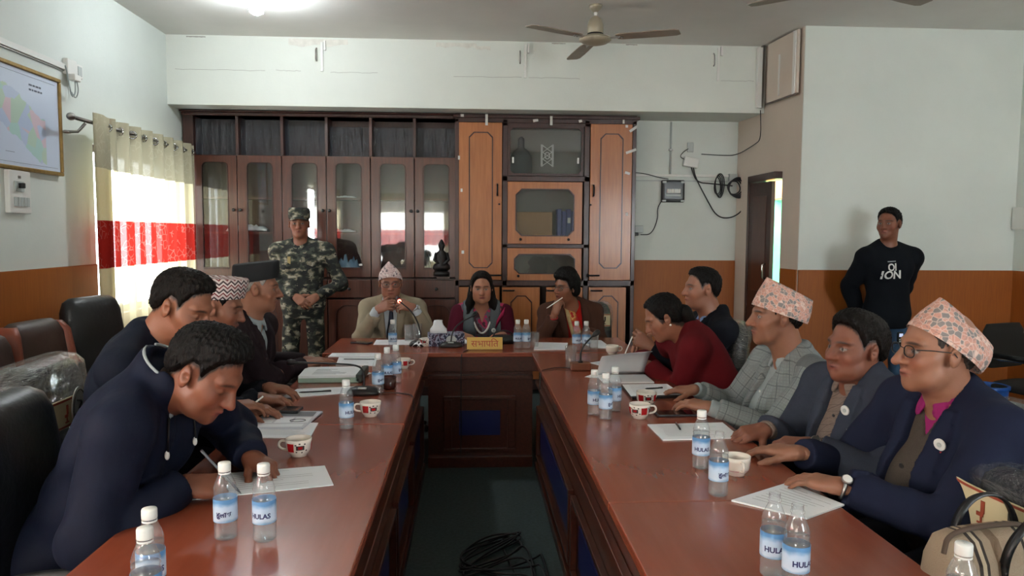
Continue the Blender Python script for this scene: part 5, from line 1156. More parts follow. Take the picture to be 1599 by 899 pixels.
# ---- A: the man writing at the front left
person('man in a navy zipped jacket bent over the table, writing on paper', (-.885, 2.10, 1.06), (-1.17, 2.15, .55), (-.90, 1.915, .99), (-.83, 2.285, 1.0), (-.728, 2.055, 1.115), (.80, -.22, -.56), (.55, -.08, .83),
  wrR=(-.79, 2.03, .805), wrL=(-.685, 2.30, .80), elR=(-.75, -.75, -.35), elL=(-.2, .9, -.3), handR=dict(d=(.9, .38, -.16), n=(-.1, -.55, .8), curls=((45, 55, 30), (55, 60, 35), (60, 65, 35), (60, 65, 35)), thumb=(.45, .9, -.35)),
  handL=dict(d=(.75, -.62, -.2), n=(.25, -.1, .95), curls=((35, 50, 30), (40, 55, 30), (45, 55, 30), (45, 50, 30)), thumb=(.5, .8, -.4)), res=.95, skin='7d4c37', k=1.04, g=1.12, belly=.02, cw=1.1, armr=(.062, .054, .038),
  top=dict(mat=f_navy, collar='stand', zip=True, wr=.005, off=.028, aoff=.018, sleeve=.0), shirt=dict(mat=f_grey, off=.012), legs='15161c', hair=dict(vol=.014, top=.012, front=.074), colkw=dict(eyes='down', stubble=.25), headkw=dict(jowl=.6), seed=3,
  extras=lambda c: [MB().tube([Vector(front_point(c['jp'], c['F'], s*.06, -.02, .004)+c['inv']), Vector(front_point(c['jp'], c['F'], s*.07, -.1, .01)+c['inv'])], .003, 6).build('drawcord', m_black, c['garments']['top'], True) and MB().ball(tuple(front_point(c['jp'], c['F'], s*.07, -.11, .012)+c['inv']), (.007, .007, .013), 8, 6).build('cord_end', m_white, c['garments']['top'], True) for s in (-1, 1)]+[MB().tube([Vector(c['F'].p(.083*math.sin(a), .012+.083*math.cos(a)+.0, .086-.2*.083*math.cos(a))+c['inv']) for a in np.linspace(-2.9, 2.9, 31)], .0045, 6).build('collar_lining', f_grey, c['garments']['top'], True)])
# ---- B: behind him
person('man in a dark navy jacket leaning forward with lowered head, third from the window', (-1.115, 2.62, 1.12), (-1.33, 2.66, .56), (-1.13, 2.43, 1.05), (-1.08, 2.82, 1.05), (-.995, 2.60, 1.245), (.86, -.2, -.42), (.4, -.05, .9),
  wrR=(-.93, 2.86, .83), wrL=(-.9, 2.96, .80), elR=(-.3, -.5, -.8), elL=(-.2, .5, -.8), handR=dict(d=(.75, .6, -.05), n=(-.1, -.2, 1), curl=(18, 30, 20)), handL=dict(d=(.95, .1, -.1), n=(0, 0, 1)), skin='8a5840', k=1.03, g=1.05, cw=1.08, l1=.31, l2=.28,
  top=dict(mat=f_navy2, collar='fold', V=((-.3, 0), (-.1, .03), (.05, .06)), off=.024, wr=.004), shirt=dict(mat=f_dark), legs='15161c', hair=dict(mat=m_hairb, vol=.010, top=.006, front=.078), colkw=dict(eyes='down', stubble=.1), headkw=dict(nose=1.15), seed=8)
# ---- C: patterned cap, mostly hidden
person('man in a red and white zigzag cap, mostly hidden behind the leaning man', (-1.165, 3.2, 1.02), (-1.25, 3.22, .54), (-1.19, 3.01, .97), (-1.15, 3.39, .97), (-1.075, 3.2, 1.185), (.93, .1, -.28), (.25, 0, .96),
  wrR=(-.90, 3.14, .80), wrL=(-.92, 3.36, .80), elR=(-.2, -.5, -.8), elL=(-.2, .5, -.8), handR=dict(d=(.95, .1, -.1)), handL=dict(d=(.95, -.1, -.1)), res=1.2, skin='855640', top=dict(mat=f_blk, collar='fold', V=((-.28, 0), (.05, .06))), shirt=dict(mat=f_grey), hair=dict(kind='hatband', vol=.006, cap_slope=.22), hat=pillbox(m_topi3, .088, 1.04, dip=.004), colkw=dict(eyes='down', mous=.4), seed=9)
# ---- D: black cap
person('older man in a black cap and dark maroon jacket, one hand on the table', (-1.125, 3.76, 1.06), (-1.23, 3.8, .54), (-1.135, 3.57, 1.01), (-1.10, 3.95, 1.01), (-1.065, 3.75, 1.225), (.95, .2, -.1), (.08, 0, 1),
  wrR=(-.885, 3.95, .80), wrL=(-.9, 4.06, .80), elR=(-.2, -.5, -.85), elL=(-.2, .6, -.7), handR=dict(d=(.78, .6, .08), n=(-.1, -.1, 1), curl=(6, 14, 10), thumb=(.6, .8, -.1)), handL=dict(d=(.95, .2, 0)), res=1.1, skin='8f614a', g=1.05, l1=.30, l2=.28,
  top=dict(mat=f_maroon, collar='fold', V=((-.36, 0), (-.15, .03), (.05, .07)), off=.02), shirt=dict(mat=f_grey), hair=dict(mat=m_hairw, kind='hatband', vol=.006, cap_slope=.22), hat=pillbox(M('black_felt', '15171a', .9), .09, 1.04, dip=.004), colkw=dict(eyes='open', mous=.3, mous_col='6a625c'), headkw=dict(nose=1.1), seed=12)
# ---- the soldier
person('soldier in camouflage uniform and cap standing before the bookcase with clasped hands', (-1.395, 6.19, 1.40), (-1.39, 6.2, .90), (-1.585, 6.18, 1.345), (-1.195, 6.18, 1.345), (-1.405, 6.155, 1.575), (.16, -1, -.02), (0, 0, 1),
  wrR=(-1.405, 6.00, .985), wrL=(-1.245, 6.01, .985), elR=(-.8, .5, -.3), elL=(.8, .5, -.3), handR=dict(d=(.75, -.45, -.5), n=(-.1, -1, .3), curl=(25, 35, 20), scale=.95), handL=dict(d=(-.75, -.35, -.5), n=(.1, -1, .3), curl=(30, 40, 20), scale=.95), res=1.35, skin='85553f', g=1.0, cw=1.05, stand=True,
  top=dict(mat=f_camo, name='camouflage_shirt', collar='fold', off=.022, hem=.80, drop=.05), legs=f_camo, hair=dict(kind='hatband', vol=.005, cap_slope=.05), hat=army_cap(f_camo), colkw=dict(eyes='open'), seed=14, l1=.29, l2=.26,
  extras=lambda c: MB().box(-.012, .012, -.003, .0, -.03, .03).build('rank_tab', M('khaki_tab', 'a08f60', .8), c['garments']['top']).__setattr__('location', Vector(front_point(c['jp'], c['F'], .075, -.12, .004)+c['inv'])))
# ---- E: beige suit at the microphone
def e_ex(c):
    F = c['F']; pts = [Vector(front_point(c['sp'], F, .004*math.sin(z*20), z, .004)+c['inv']) for z in (-.05, -.12, -.2, -.3, -.38)]
    tie = MB(); rg = []
    for p, w in zip(pts, (.014, .02, .03, .036, .038)): rg.append([p+Vector(F.x*w), p+Vector(F.y*.006), p-Vector(F.x*w), p-Vector(F.y*.004)])
    tie.loft(rg).build('tie', M('navy_tie', '141a30', .6), c['root'], True); watch(c, c['wrL'], c['ELL'], face=(-.3, -.4, .9))
person('man in a beige suit, pale patterned cap and glasses speaking into a microphone', (-.595, 5.58, .985), (-.585, 5.66, .53), (-.765, 5.57, .935), (-.405, 5.57, .935), (-.592, 5.50, 1.135), (.12, -1, -.16), (0, -.1, 1),
  wrR=(-.672, 5.32, .95), wrL=(-.405, 5.32, .965), elR=(-.5, .1, -1), elL=(.5, .1, -1), handR=dict(d=(.85, -.2, .42), n=(-.2, -.8, .6), curls=((25, 40, 25), (30, 45, 25), (35, 50, 30), (40, 50, 30)), scale=.98), handL=dict(d=(-.85, -.25, .22), n=(.1, -.7, .75), curls=((30, 45, 25), (35, 45, 25), (40, 50, 30), (40, 50, 30)), scale=.98), res=1.3, skin='93634f', g=1.08, cw=1.05, l1=.27, l2=.255, wide=1.02,
  top=dict(mat=f_beige, collar='fold', V=((-.42, .03), (-.3, .035), (-.1, .045), (.05, .065)), off=.02, sleeve=.05), shirt=dict(mat=f_white), cuffs=f_white, hair=dict(mat=m_hairg, kind='hatband', vol=.005, cap_drop=.022, cap_slope=.3, cap_tilt=.12), hat=topi(m_topi2, .12, -.03, .018, .012, h=1.0), glasses=glasses_fn(), colkw=dict(eyes='open'), headkw=dict(jowl=.4), seed=15, extras=e_ex)
# ---- F: woman in the centre
def f_hair(H, F, k): return [(cap(H.p(s*.066, -.02, .0), H.p(s*.085, -.03, -.12), .03, .03), .03, '+') for s in (-1, 1)]+[(cap(H.p(s*.085, -.03, -.12), H.p(s*.1, .0, -.2), .03, .016), .03, '+') for s in (-1, 1)]+[(cap(H.p(0, -.06, .0), H.p(0, -.075, -.2), .06, .05), .03, '+')]
def f_ex(c):
    badge(c, -.085, -.16, .017); F = c['F']; pts = []
    for a in np.linspace(-1, 1, 15): p = front_point(c['sp'], F, .062*a, -.19+.085*a*a, .004); pts.append(Vector(p+c['inv']))
    MB().tube(pts, .0075, 6).build('necklace', M('white_beads', 'cfcac6', .4), c['root'], True)
    sh = [Vector(front_point(c['jp'], F, -.16+.02*i, -.03-.03*i, .012)+c['inv']) for i in range(4)]
    MB().loft([[p-Vector(F.z*.03), p+Vector(F.z*.035)+Vector(F.x*-.012)] for p in sh], False, False, False).build('pink_scarf', fabric('pink_cloth', 'a62a52', .8), c['root'], True, solid=.006)
person('woman in a grey waistcoat and wine sleeves seated at the centre of the head table', (.085, 5.57, .965), (.09, 5.64, .52), (-.085, 5.56, .905), (.255, 5.56, .905), (.082, 5.485, 1.10), (.02, -1, -.1), (0, -.08, 1),
  wrR=(-.07, 5.27, .775), wrL=(.235, 5.27, .775), elR=(-.35, .3, -1), elL=(.35, .3, -1), handR=dict(d=(.6, -.75, -.05), curl=(15, 25, 15)), handL=dict(d=(-.6, -.75, -.05), curl=(15, 25, 15)), res=1.3, skin='a07058', k=.97, g=1.05, cw=1.0, l1=.26, l2=.24, armr=(.056, .045, .034),
  top=dict(mat=f_vest, name='waistcoat', sleeveless=True, arms_mat=f_mar2, V=((-.5, .045), (-.2, .05), (.05, .07)), off=.02, lapel=False), shirt=dict(mat=f_print, collar=False, vneck=.13, name='blouse'), hair=dict(kind='woman', vol=.012, top=.006, front=.082, mat=m_hairb, extra=f_hair), colkw=dict(eyes='open', lips='7a2230'), headkw=dict(jowl=.5), seed=16, extras=f_ex)
# ---- G: woman with glasses, hand on chin
def g_hair(H, F, k): return [(cap(H.p(s*.06, -.03, .03), H.p(s*.064, -.04, -.035), .042, .036), .03, '+') for s in (-1, 1)]+[(cap(H.p(0, -.065, .02), H.p(0, -.07, -.045), .06, .05), .03, '+'), (cap(H.p(-.03, .05, .085), H.p(.04, .055, .085), .03, .03), .03, '+'), (ball(H.p(0, -.02, .085), .072), .03, '+')]
def g_ex(c):
    badge(c, -.075, -.19, .016); F = c['F']; rg = []
    for z, xa, xb in ((.0, .055, .0), (-.08, .05, -.03), (-.18, .03, -.06), (-.3, .01, -.08), (-.4, .0, -.09)):
        pa, pb = [Vector(front_point(c['sp'], F, x, z, .006)+c['inv']) for x in (xa, xb)]; rg.append([pa, (pa+pb)/2+Vector(F.y*.008), pb])
    MB().loft(rg, False, False, False).build('saree_fold', f_saree2, c['root'], True, solid=.006)
    bd = [[r[0]+Vector(F.x*.006)+Vector(F.y*.004), r[0]-Vector(F.x*.022)+Vector(F.y*.006)] for r in rg]; MB().loft(bd, False, False, False).build('saree_border', M('cream_border', 'b39b6e', .7, var=.2, vscale=40), c['root'], True, solid=.005)
    u = unit(c['wrR']-c['ELR']); MB().tube([Vector(c['wrR']-u*.035+c['inv']+(V3((1, 0, 0))*math.cos(a)+np.cross(u, V3((1, 0, 0)))*math.sin(a))*.034) for a in np.linspace(0, 2*PI, 17)], .006, 6).build('bangle', m_redp, c['root'], True)
person('woman in glasses and a brown jacket over a red saree, chin on her hand', (.765, 5.58, .96), (.80, 5.66, .52), (.585, 5.545, .905), (.945, 5.58, .905), (.717, 5.495, 1.105), (-.80, -.6, -.05), (0, -.05, 1),
  wrR=(.612, 5.29, .925), wrL=(.86, 5.27, .78), elR=(-.4, .1, -1), elL=(.5, .3, -1), handR=dict(d=(.25, .1, .95), n=(-.8, -.6, 0), curls=((40, 60, 40), (55, 65, 40), (60, 70, 40), (60, 70, 40)), scale=.92, thumb=(.6, .8, -.3)), handL=dict(d=(-.8, -.55, -.05), curl=(15, 25, 15), scale=.92), res=1.3, skin='85563f', k=.96, g=1.05, l1=.26, l2=.235, armr=(.052, .043, .033),
  top=dict(mat=f_brown, collar='fold', V=((-.45, .05), (-.2, .055), (.05, .07)), off=.02, sleeve=.04), shirt=dict(mat=f_scarf, collar=False, vneck=.12, name='blouse'), hair=dict(kind='woman', vol=.022, top=.018, front=.058, extra=g_hair), glasses=glasses_fn(), colkw=dict(eyes='open', lips='7a2a2c'), seed=17, extras=g_ex)
# ---- H: woman in red writing
def h_hair(H, F, k): return [(ball(H.p(0, -.095, -.03), .045), .03, '+'), (cap(H.p(0, -.1, -.03), H.p(0, -.125, -.13), .036, .026), .03, '+')]
person('woman in a dark red cardigan bent over her papers, writing, hair tied back', (1.135, 3.78, .99), (1.36, 3.7, .53), (1.10, 3.95, .925), (1.12, 3.60, .925), (1.002, 3.76, 1.075), (-.85, .12, -.5), (-.45, .05, .88),
  wrR=(.935, 4.03, .805), wrL=(.96, 3.86, .805), elR=(.2, .8, -.5), elL=(.5, -.75, -.5), handR=dict(d=(-.8, .5, -.15), n=(.2, -.3, .9), curls=((45, 50, 30), (50, 60, 35), (55, 60, 35), (55, 60, 35)), scale=.93, thumb=(.5, .85, -.3)), handL=dict(d=(-.75, .6, -.05), curl=(12, 20, 15), scale=.93), res=1.1, skin='93614a', k=.98, g=1.15, cw=1.05, armr=(.062, .052, .038), l1=.26, l2=.245,
  top=dict(mat=f_redc, name='cardigan', collar='crew', off=.024, wr=.004), shirt=None, hair=dict(kind='woman', vol=.008, front=.082, extra=h_hair), colkw=dict(eyes='down'), seed=18, extras=lambda c: MB().ball(tuple(c['H'].p(-.088, -.008, -.04)+c['inv']), .006, 8, 6).build('earring', m_badge, c['root'], True))
# ---- I: man in black blazer
person('man in a black blazer and pale blue collar in profile beside the doorway', (1.405, 4.16, 1.03), (1.37, 4.15, .54), (1.385, 4.345, .97), (1.40, 3.965, .97), (1.325, 4.15, 1.195), (-.98, -.1, .0), (0.03, 0, 1),
  wrR=(1.06, 4.22, .84), wrL=(1.02, 4.08, .865), elR=(.3, .3, -1), elL=(.3, -.3, -1), handR=dict(d=(-.8, -.3, .3), curl=(40, 50, 30)), handL=dict(d=(-.75, .2, .55), n=(-.3, -.9, .3), curls=((35, 60, 40), (45, 65, 40), (50, 65, 40), (55, 65, 40))), res=1.2, skin='90604a', cw=1.02,
  top=dict(mat=f_blk, collar='fold', V=((-.35, .0), (-.1, .035), (.05, .065)), off=.02), shirt=dict(mat=f_lblue), hair=dict(vol=.008, top=.004, front=.076), colkw=dict(eyes='open'), seed=19)
# ---- J: checked suit and topi
person('man in a grey checked suit and pink patterned cap, seated upright at the right table', (1.412, 3.129, 0.975), (1.46, 3.14, .53), (1.391, 3.349, 0.917), (1.418, 2.909, 0.917), (1.325, 3.113, 1.151), (-.98, .06, .03), (.02, 0, 1),
  wrR=(1.04, 3.30, .79), wrL=(.99, 2.95, .79), elR=(.4, .5, -.8), elL=(.55, -.3, -.8), handR=dict(d=(-.8, .3, -.05), curl=(15.750, 23.100, 15.675)), handL=dict(d=(-.72, .66, .06), n=(.1, -.25, .95), curl=(14.700, 23.100, 14.625), thumb=(.6, .8, -.1)), res=1.0, skin='90634d', k=1.06, g=1.18, belly=.05, cw=1.1, armr=(.06, .052, .036), l1=.29, l2=.27,
  top=dict(mat=f_plaid, weave=True, collar='fold', V=((-.5, .06), (-.3, .06), (-.1, .04), (.05, .065)), off=.02, sleeve=.03), shirt=dict(mat=f_grey), cuffs=f_grey, hair=dict(mat=m_hairb, kind='hatband', vol=.007, cap_drop=.022, cap_slope=.3, cap_tilt=.03), hat=topi(m_topi, .03, .0, .03), colkw=dict(eyes='open', mous=.55), headkw=dict(jowl=.6, nose=1.05), seed=21,
  extras=lambda c: buttons(c, c['sp'], .0, (-.14, -.24, -.34, -.44), .006, m_white, c['garments']['shirt'], .003))
# ---- K: blue-grey tweed
def k_ex(c): badge(c, -.085, -.08, .018); pen_in_pocket(c, -.115, -.16, -.35); watch(c, c['wrL'], c['ELL'], m_black, (-.3, -.5, .8)); buttons(c, c['sp'], .0, (-.12, -.2, -.28, -.36), .006, m_bdark, c['garments']['shirt'], .003)
person('man in a blue-grey tweed blazer and checked shirt with a round white badge', (1.445, 2.62, .975), (1.50, 2.62, .53), (1.40, 2.815, .92), (1.465, 2.43, .92), (1.408, 2.60, 1.092), (-.95, -.22, -.06), (.05, 0, 1),
  wrR=(1.09, 2.62, .785), wrL=(1.17, 2.42, .785), elR=(.3, .6, -.8), elL=(.5, -.6, -.6), handR=dict(d=(-.85, -.2, -.1), n=(0, -.3, .95), curl=(25, 35, 25)), handL=dict(d=(-.85, .45, -.05), n=(0, -.2, .95), curl=(28, 38, 25)), res=1.0, skin='7f4f3c', k=1.05, g=1.15, belly=.04, cw=1.1, armr=(.06, .052, .036), wide=1.05,
  top=dict(mat=f_bluegrey, collar='fold', V=((-.5, .07), (-.3, .06), (-.1, .05), (.05, .07)), off=.022, sleeve=.025), shirt=dict(mat=f_check), cuffs=f_check, hair=dict(mat=m_hairb, vol=.013, top=.01, front=.082), colkw=dict(eyes='open', mous=.25), headkw=dict(jowl=.9), seed=22, extras=k_ex)
# ---- L: navy blazer, topi, glasses
def l_ex(c):
    p, n = badge(c, -.10, -.085, .018); F = c['F']; MB().tube([Vector(p-F.z*.02), Vector(p-F.z*.045)], .004, 6).build('badge_ribbon', m_redp, c['garments']['top'], True); MB().tube([Vector(p-F.z*.045), Vector(p-F.z*.085+F.x*.012)], .0035, 6).build('pen', m_white, c['garments']['top'], True)
    buttons(c, torso_prims(F, c['pel'], c['shR'], c['shL'], .013, 1.2, .06, 1.1), .0, (-.17, -.25, -.33, -.41), .009, m_bdark, c['garments']['under'], .003); watch(c, c['wrL'], c['ELL'], None, (-.3, -.4, .85))
person('man in a navy blazer, brown waistcoat, glasses and pink patterned cap at the front right', (1.455, 2.116, 1.015), (1.54, 2.135, .56), (1.425, 2.316, .96), (1.47, 1.925, .96), (1.382, 2.096, 1.163), (-.98, .04, .0), (.03, 0, 1),
  wrR=(1.075, 2.31, .79), wrL=(1.055, 1.99, .79), elR=(.3, .6, -.8), elL=(.45, -.55, -.75), handR=dict(d=(-.72, .68, -.03), n=(0, -.1, 1), curl=(9.750, 19.500, 14.662), thumb=(.65, .7, -.15)), handL=dict(d=(-.62, .77, -.03), n=(0, -.15, 1), curl=(9.750, 19.500, 14.662), thumb=(.65, .7, -.15)), res=.95, skin='94664f', k=1.05, g=1.2, belly=.06, cw=1.1, armr=(.062, .054, .038), l1=.30, l2=.28,
  top=dict(mat=f_navyj, collar='fold', V=((-.55, .11), (-.35, .085), (-.12, .045), (.05, .065)), off=.024, sleeve=.02), shirt=dict(mat=f_pink), under=dict(mat=f_knit, v=.10), hair=dict(mat=m_hairg, kind='hatband', vol=.005, cap_drop=.022, cap_slope=.3, cap_tilt=.30), hat=topi(m_topi, .30, .0, .03, h=.86), glasses=glasses_fn(.024, .016), colkw=dict(eyes='open'), headkw=dict(nose=1.1, jowl=.6), seed=23, extras=l_ex)
# ---- M: standing man in the black sweatshirt
def m_ex(c):
    F = c['F']; inv = c['inv']
    def onchest(cx, cz): return lambda x, y: Vector(front_point(c['jp'], F, -(x+cx), cz+y, .0045)+inv)
    for body, sz, cx, cz in (('OI', .075, -.05, -.165), ('ION', .085, -.055, -.225)): text_obj('chest_print', body, m_badge, c['garments']['top'], sz, onchest(cx, cz), bold=.002 if sz > .02 else 0)
    MB().add([tuple(onchest(-.05, -.1)(x, y)) for x, y in ((-.035, 0), (.035, 0), (.035, .006), (-.035, .006))], [(0, 1, 2, 3)]).build('chest_print', MATS['pale_grey'], c['garments']['top'])
    p = V3((3.205, 5.29, .74))+inv; d = MB().box(-.02, .02, -.012, .012, -.045, .045).build('belt_radio', m_black, c['root'], bevel=.004); d.location = Vector(p); MB().box(-.014, .014, -.0135, -.012, .012, .036).build('screen', M('radio_screen', 'b8c0e0', .3, emit=.6), d)
    for i in range(6): MB().box(-.013+.01*(i % 3), -.006+.01*(i % 3), -.0135, -.012, -.03+.015*(i//3), -.02+.015*(i//3)).build('key', MATS['pale_grey'], d)
person('young man in a black printed sweatshirt and jeans standing by the right wall', (3.165, 5.44, 1.415), (3.19, 5.46, .88), (2.985, 5.41, 1.335), (3.365, 5.44, 1.335), (3.15, 5.405, 1.595), (-.80, -.6, .0), (0, 0, 1),
  wrR=(3.06, 5.62, .86), wrL=(3.32, 5.63, .86), elR=(-.55, .7, 0), elL=(.55, .7, 0), handR=dict(d=(.8, .1, -.5), n=(0, 1, 0), curl=(30, 35, 20)), handL=dict(d=(-.8, .1, -.5), n=(0, 1, 0), curl=(30, 35, 20)), res=1.3, skin='7a4c38', g=.98, cw=1.08, stand=True, armr=(.06, .052, .04), l1=.29, l2=.27,
  top=dict(mat=f_sweat, name='sweatshirt', collar='crew', off=.022, hem=.80, drop=.04), legs=f_jean, hair=dict(vol=.007, top=.004, front=.078), colkw=dict(eyes='open', stubble=.1), seed=24, extras=m_ex)
# ================================================================== THINGS ON THE TABLES
TZ = .7505
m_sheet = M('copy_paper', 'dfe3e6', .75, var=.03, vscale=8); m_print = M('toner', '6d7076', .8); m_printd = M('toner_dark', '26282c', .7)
def sheet(label, pts, n=1, z=TZ, lines=True, mat=None, name='paper_sheet', cat='paper', group=None, bow=.0, darkbar=False, seed=0):
    """a sheet or a thin stack; pts = footprint corners on the table, first edge is the near one"""
    c = sum((Vector((p[0], p[1], 0)) for p in pts), Vector())/len(pts); t = thing(name, label, cat, (c.x, c.y, z), 0, group); th = .0012*n
    q = [Vector((p[0], p[1], 0))-c for p in pts]
    MB().loft([[(p.x, p.y, 0) for p in q], [(p.x, p.y, th) for p in q]]).build('pages', mat or m_sheet, t)
    if lines and len(pts) == 4:
        rr = random.Random(seed+len(label)); a, b, c_, d = q; m = MB()
        def at(u, v): return (a*(1-u)+b*u)*(1-v)+(d*(1-u)+c_*u)*v
        for k in range(9):
            v = .88-.085*k; u0 = .1+.03*rr.random(); u1 = .9-.5*rr.random()**2; w = .008
            m.add([tuple(at(u, vv)+Vector((0, 0, th+.0006))) for u, vv in ((u0, v), (u1, v), (u1, v+w), (u0, v+w))], [(0, 1, 2, 3)])
        m.build('print_lines', m_print, t)
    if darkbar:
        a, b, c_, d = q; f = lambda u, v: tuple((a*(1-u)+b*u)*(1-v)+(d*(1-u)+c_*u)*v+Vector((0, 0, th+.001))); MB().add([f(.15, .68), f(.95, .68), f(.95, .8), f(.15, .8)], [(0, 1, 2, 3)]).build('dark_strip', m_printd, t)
    return t
sheet('lined white sheet under the hands of the man in the navy zipped jacket', [(-.81, 2.053), (-.406, 2.169), (-.468, 2.354), (-.837, 2.273)], 2, seed=1)
sheet('white sheet lying under the grey magazine', [(-.83, 2.69), (-.586, 2.687), (-.599, 2.898), (-.865, 2.92)], 2)
mg = sheet('thin grey magazine with photo cover beside the large phone', [(-.851, 2.811), (-.638, 2.795), (-.614, 3.06), (-.84, 3.08)], 5, TZ+.003, False, M('magazine_cover', 'b9bcc4', .35), 'magazine', 'magazine')
for i, (x0, x1, y0, y1, m_) in enumerate(((-.09, .1, .04, .11, m_print), (-.1, -.04, -.06, .02, m_sheet), (-.03, .03, -.06, .02, m_sheet), (.04, .1, -.06, .02, m_sheet), (-.09, .09, -.12, -.08, m_sheet))):
    MB().box(x0, x1, y0, y1, .006, .0066).build('cover_block', m_, mg)
MB().tube([(.055+.03*math.cos(a), -.03+.02*math.sin(a), .007) for a in np.linspace(0, 2*PI, 15)], .0018, 4).build('cover_ring', m_printd, mg)
sheet('loose white papers with a pen on top beside the document stack', [(-.865, 3.338), (-.565, 3.45), (-.512, 3.60), (-.83, 3.54)], 2, lines=False)
sheet('printed white page on the table in front of the man in the black cap', [(-.86, 4.468), (-.549, 4.461), (-.563, 4.6), (-.86, 4.6)], 3)
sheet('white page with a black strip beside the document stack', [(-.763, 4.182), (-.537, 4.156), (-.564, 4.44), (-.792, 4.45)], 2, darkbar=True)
sheet('corner of a white slip sticking out by the stack of documents', [(-.62, 4.06), (-.53, 3.945), (-.56, 3.86), (-.64, 4.0)], 1, lines=False)
sheet('white page in front of the man in the beige suit', [(-.652, 4.954), (-.39, 4.95), (-.39, 5.18), (-.66, 5.18)], 2)
sheet('white pages behind the yellow name plate', [(-.055, 5.002), (.2, 4.997), (.2, 5.2), (-.04, 5.2)], 3)
sheet('large white sheets in front of the woman in glasses', [(.41, 4.714), (.62, 4.71), (.67, 5.0), (.45, 5.03)], 4)
sheet('white sheets between the bottles and the pink cup on the head table', [(.80, 4.80), (.93, 4.76), (.92, 5.12), (.76, 5.12)], 4, lines=False)
sheet('white notepaper under the hand of the woman in red', [(.70, 4.23), (.803, 4.0), (.90, 4.12), (.82, 4.32)], 2)
sheet('white slip lying left of the raised page', [(.601, 3.808), (.703, 3.77), (.761, 3.94), (.68, 3.92)], 1, lines=False)
dj = sheet('white printed page on a black file near the two red cups', [(.733, 3.289), (.983, 3.321), (.971, 3.55), (.747, 3.543)], 2, TZ+.012)
sheet('thin black file under the printed page near the red cups', [(.735, 3.27), (.99, 3.3), (.975, 3.56), (.742, 3.55)], 9, TZ, False, m_black, 'document_file', 'file')
sheet('white printed sheets in front of the man in the tweed blazer', [(.702, 2.607), (1.0, 2.622), (1.006, 2.844), (.698, 2.825)], 3)
sheet('white printed sheets in front of the man in the navy blazer', [(.736, 1.991), (.89, 1.853), (1.04, 1.945), (.96, 2.13)], 4)
# raised page of an open booklet
rp = thing('open_booklet', 'open white booklet with one page standing up before the woman in red', 'booklet', (.8, 3.7, TZ))
MB().loft([[(-.13+.26*u, .14-.18*v+.03*math.sin(u*2), .135*math.sin(v*1.5)+.02*u*v) for u in np.linspace(0, 1, 9)] for v in np.linspace(0, 1, 9)], False, False, False).build('raised_page', m_sheet, rp, True, solid=.0012)
MB().box(-.13, .13, -.06, .14, 0, .006).build('lower_pages', m_sheet, rp)
# document stack on a green file
ds = thing('document_stack', 'thick stack of documents on a pale green file, left table', 'documents', (-.71, 3.82, TZ))
MB().box(-.15, .15, -.13, .13, 0, .024).build('file', M('pale_green_card', '93a898', .7), ds, bevel=.003); MB().obox((-.01, 0, .0305), (.145, .01, 0), (-.008, .125, 0), (0, 0, .006)).build('pages', m_sheet, ds)
MB().box(.135, .165, -.13, .13, .0, .042).build('file_spine', M('dark_green_card', '26352f', .5), ds, bevel=.005)
ll = MB()
for k in range(7): ll.box(-.09, .03+.05*math.sin(k), -.09+.022*k, -.087+.022*k, .0366, .0372)
ll.build('print_lines', m_print, ds)
# ---- water bottles
m_pet = glassmat('clear_pet', (.96, .975, .98), .07, .07); m_water = glassmat('bottle_water', (.93, .95, .96), .02, .02)
def haze(m, amt):   # white diffuse mixed in as painted highlights, so clear bodies stay visible
    t = m.node_tree; out = t.nodes['Material Output']; src = out.inputs[0].links[0].from_socket; df = t.nodes.new('ShaderNodeBsdfDiffuse'); df.inputs[0].default_value = (.8, .84, .86, 1); mx = t.nodes.new('ShaderNodeMixShader'); mx.inputs[0].default_value = amt
    t.links.new(src, mx.inputs[1]); t.links.new(df.outputs[0], mx.inputs[2]); t.links.new(mx.outputs[0], out.inputs[0])
haze(m_pet, .07); haze(m_water, .03); m_cap = M('white_cap', 'dadcd8', .45)
def label_mat():
    t = NT('bottle_label'); tc = t.add('ShaderNodeTexCoord'); sp = t.add('ShaderNodeSeparateXYZ'); t.link(tc.outputs['Object'], sp.inputs[0]); n = t.noise(tc.outputs['Object'], 35, 3); z = t.math('ADD', sp.outputs[2], t.math('MULTIPLY', t.math('SUBTRACT', n, .5), .02))
    t.color(t.ramp(t.math('DIVIDE', z, .12), [(.38, hexc('6f9cc6')), (.46, hexc('c3d3e4')), (.7, hexc('b9cfe6')), (.8, hexc('5f93c4'))])); t.set(Roughness=.3); t.b.inputs['Alpha'].default_value = .93; return t.m
m_label = label_mat(); m_lab_ink = M('label_ink', '23265a', .4)
def ring_prof(z0, z1, r, n, d=.0012): return [(r-(d if k % 2 else 0), z0+(z1-z0)*k/(2*n)) for k in range(2*n+1)]
bottle_prof = [(.012, .003), (.022, 0), (.0265, .004)]+ring_prof(.008, .042, .0275, 4)+[(.0278, .046), (.0278, .104)]+ring_prof(.108, .128, .0268, 2)+[(.0225, .142), (.0165, .156), (.0128, .164), (.0125, .168)]
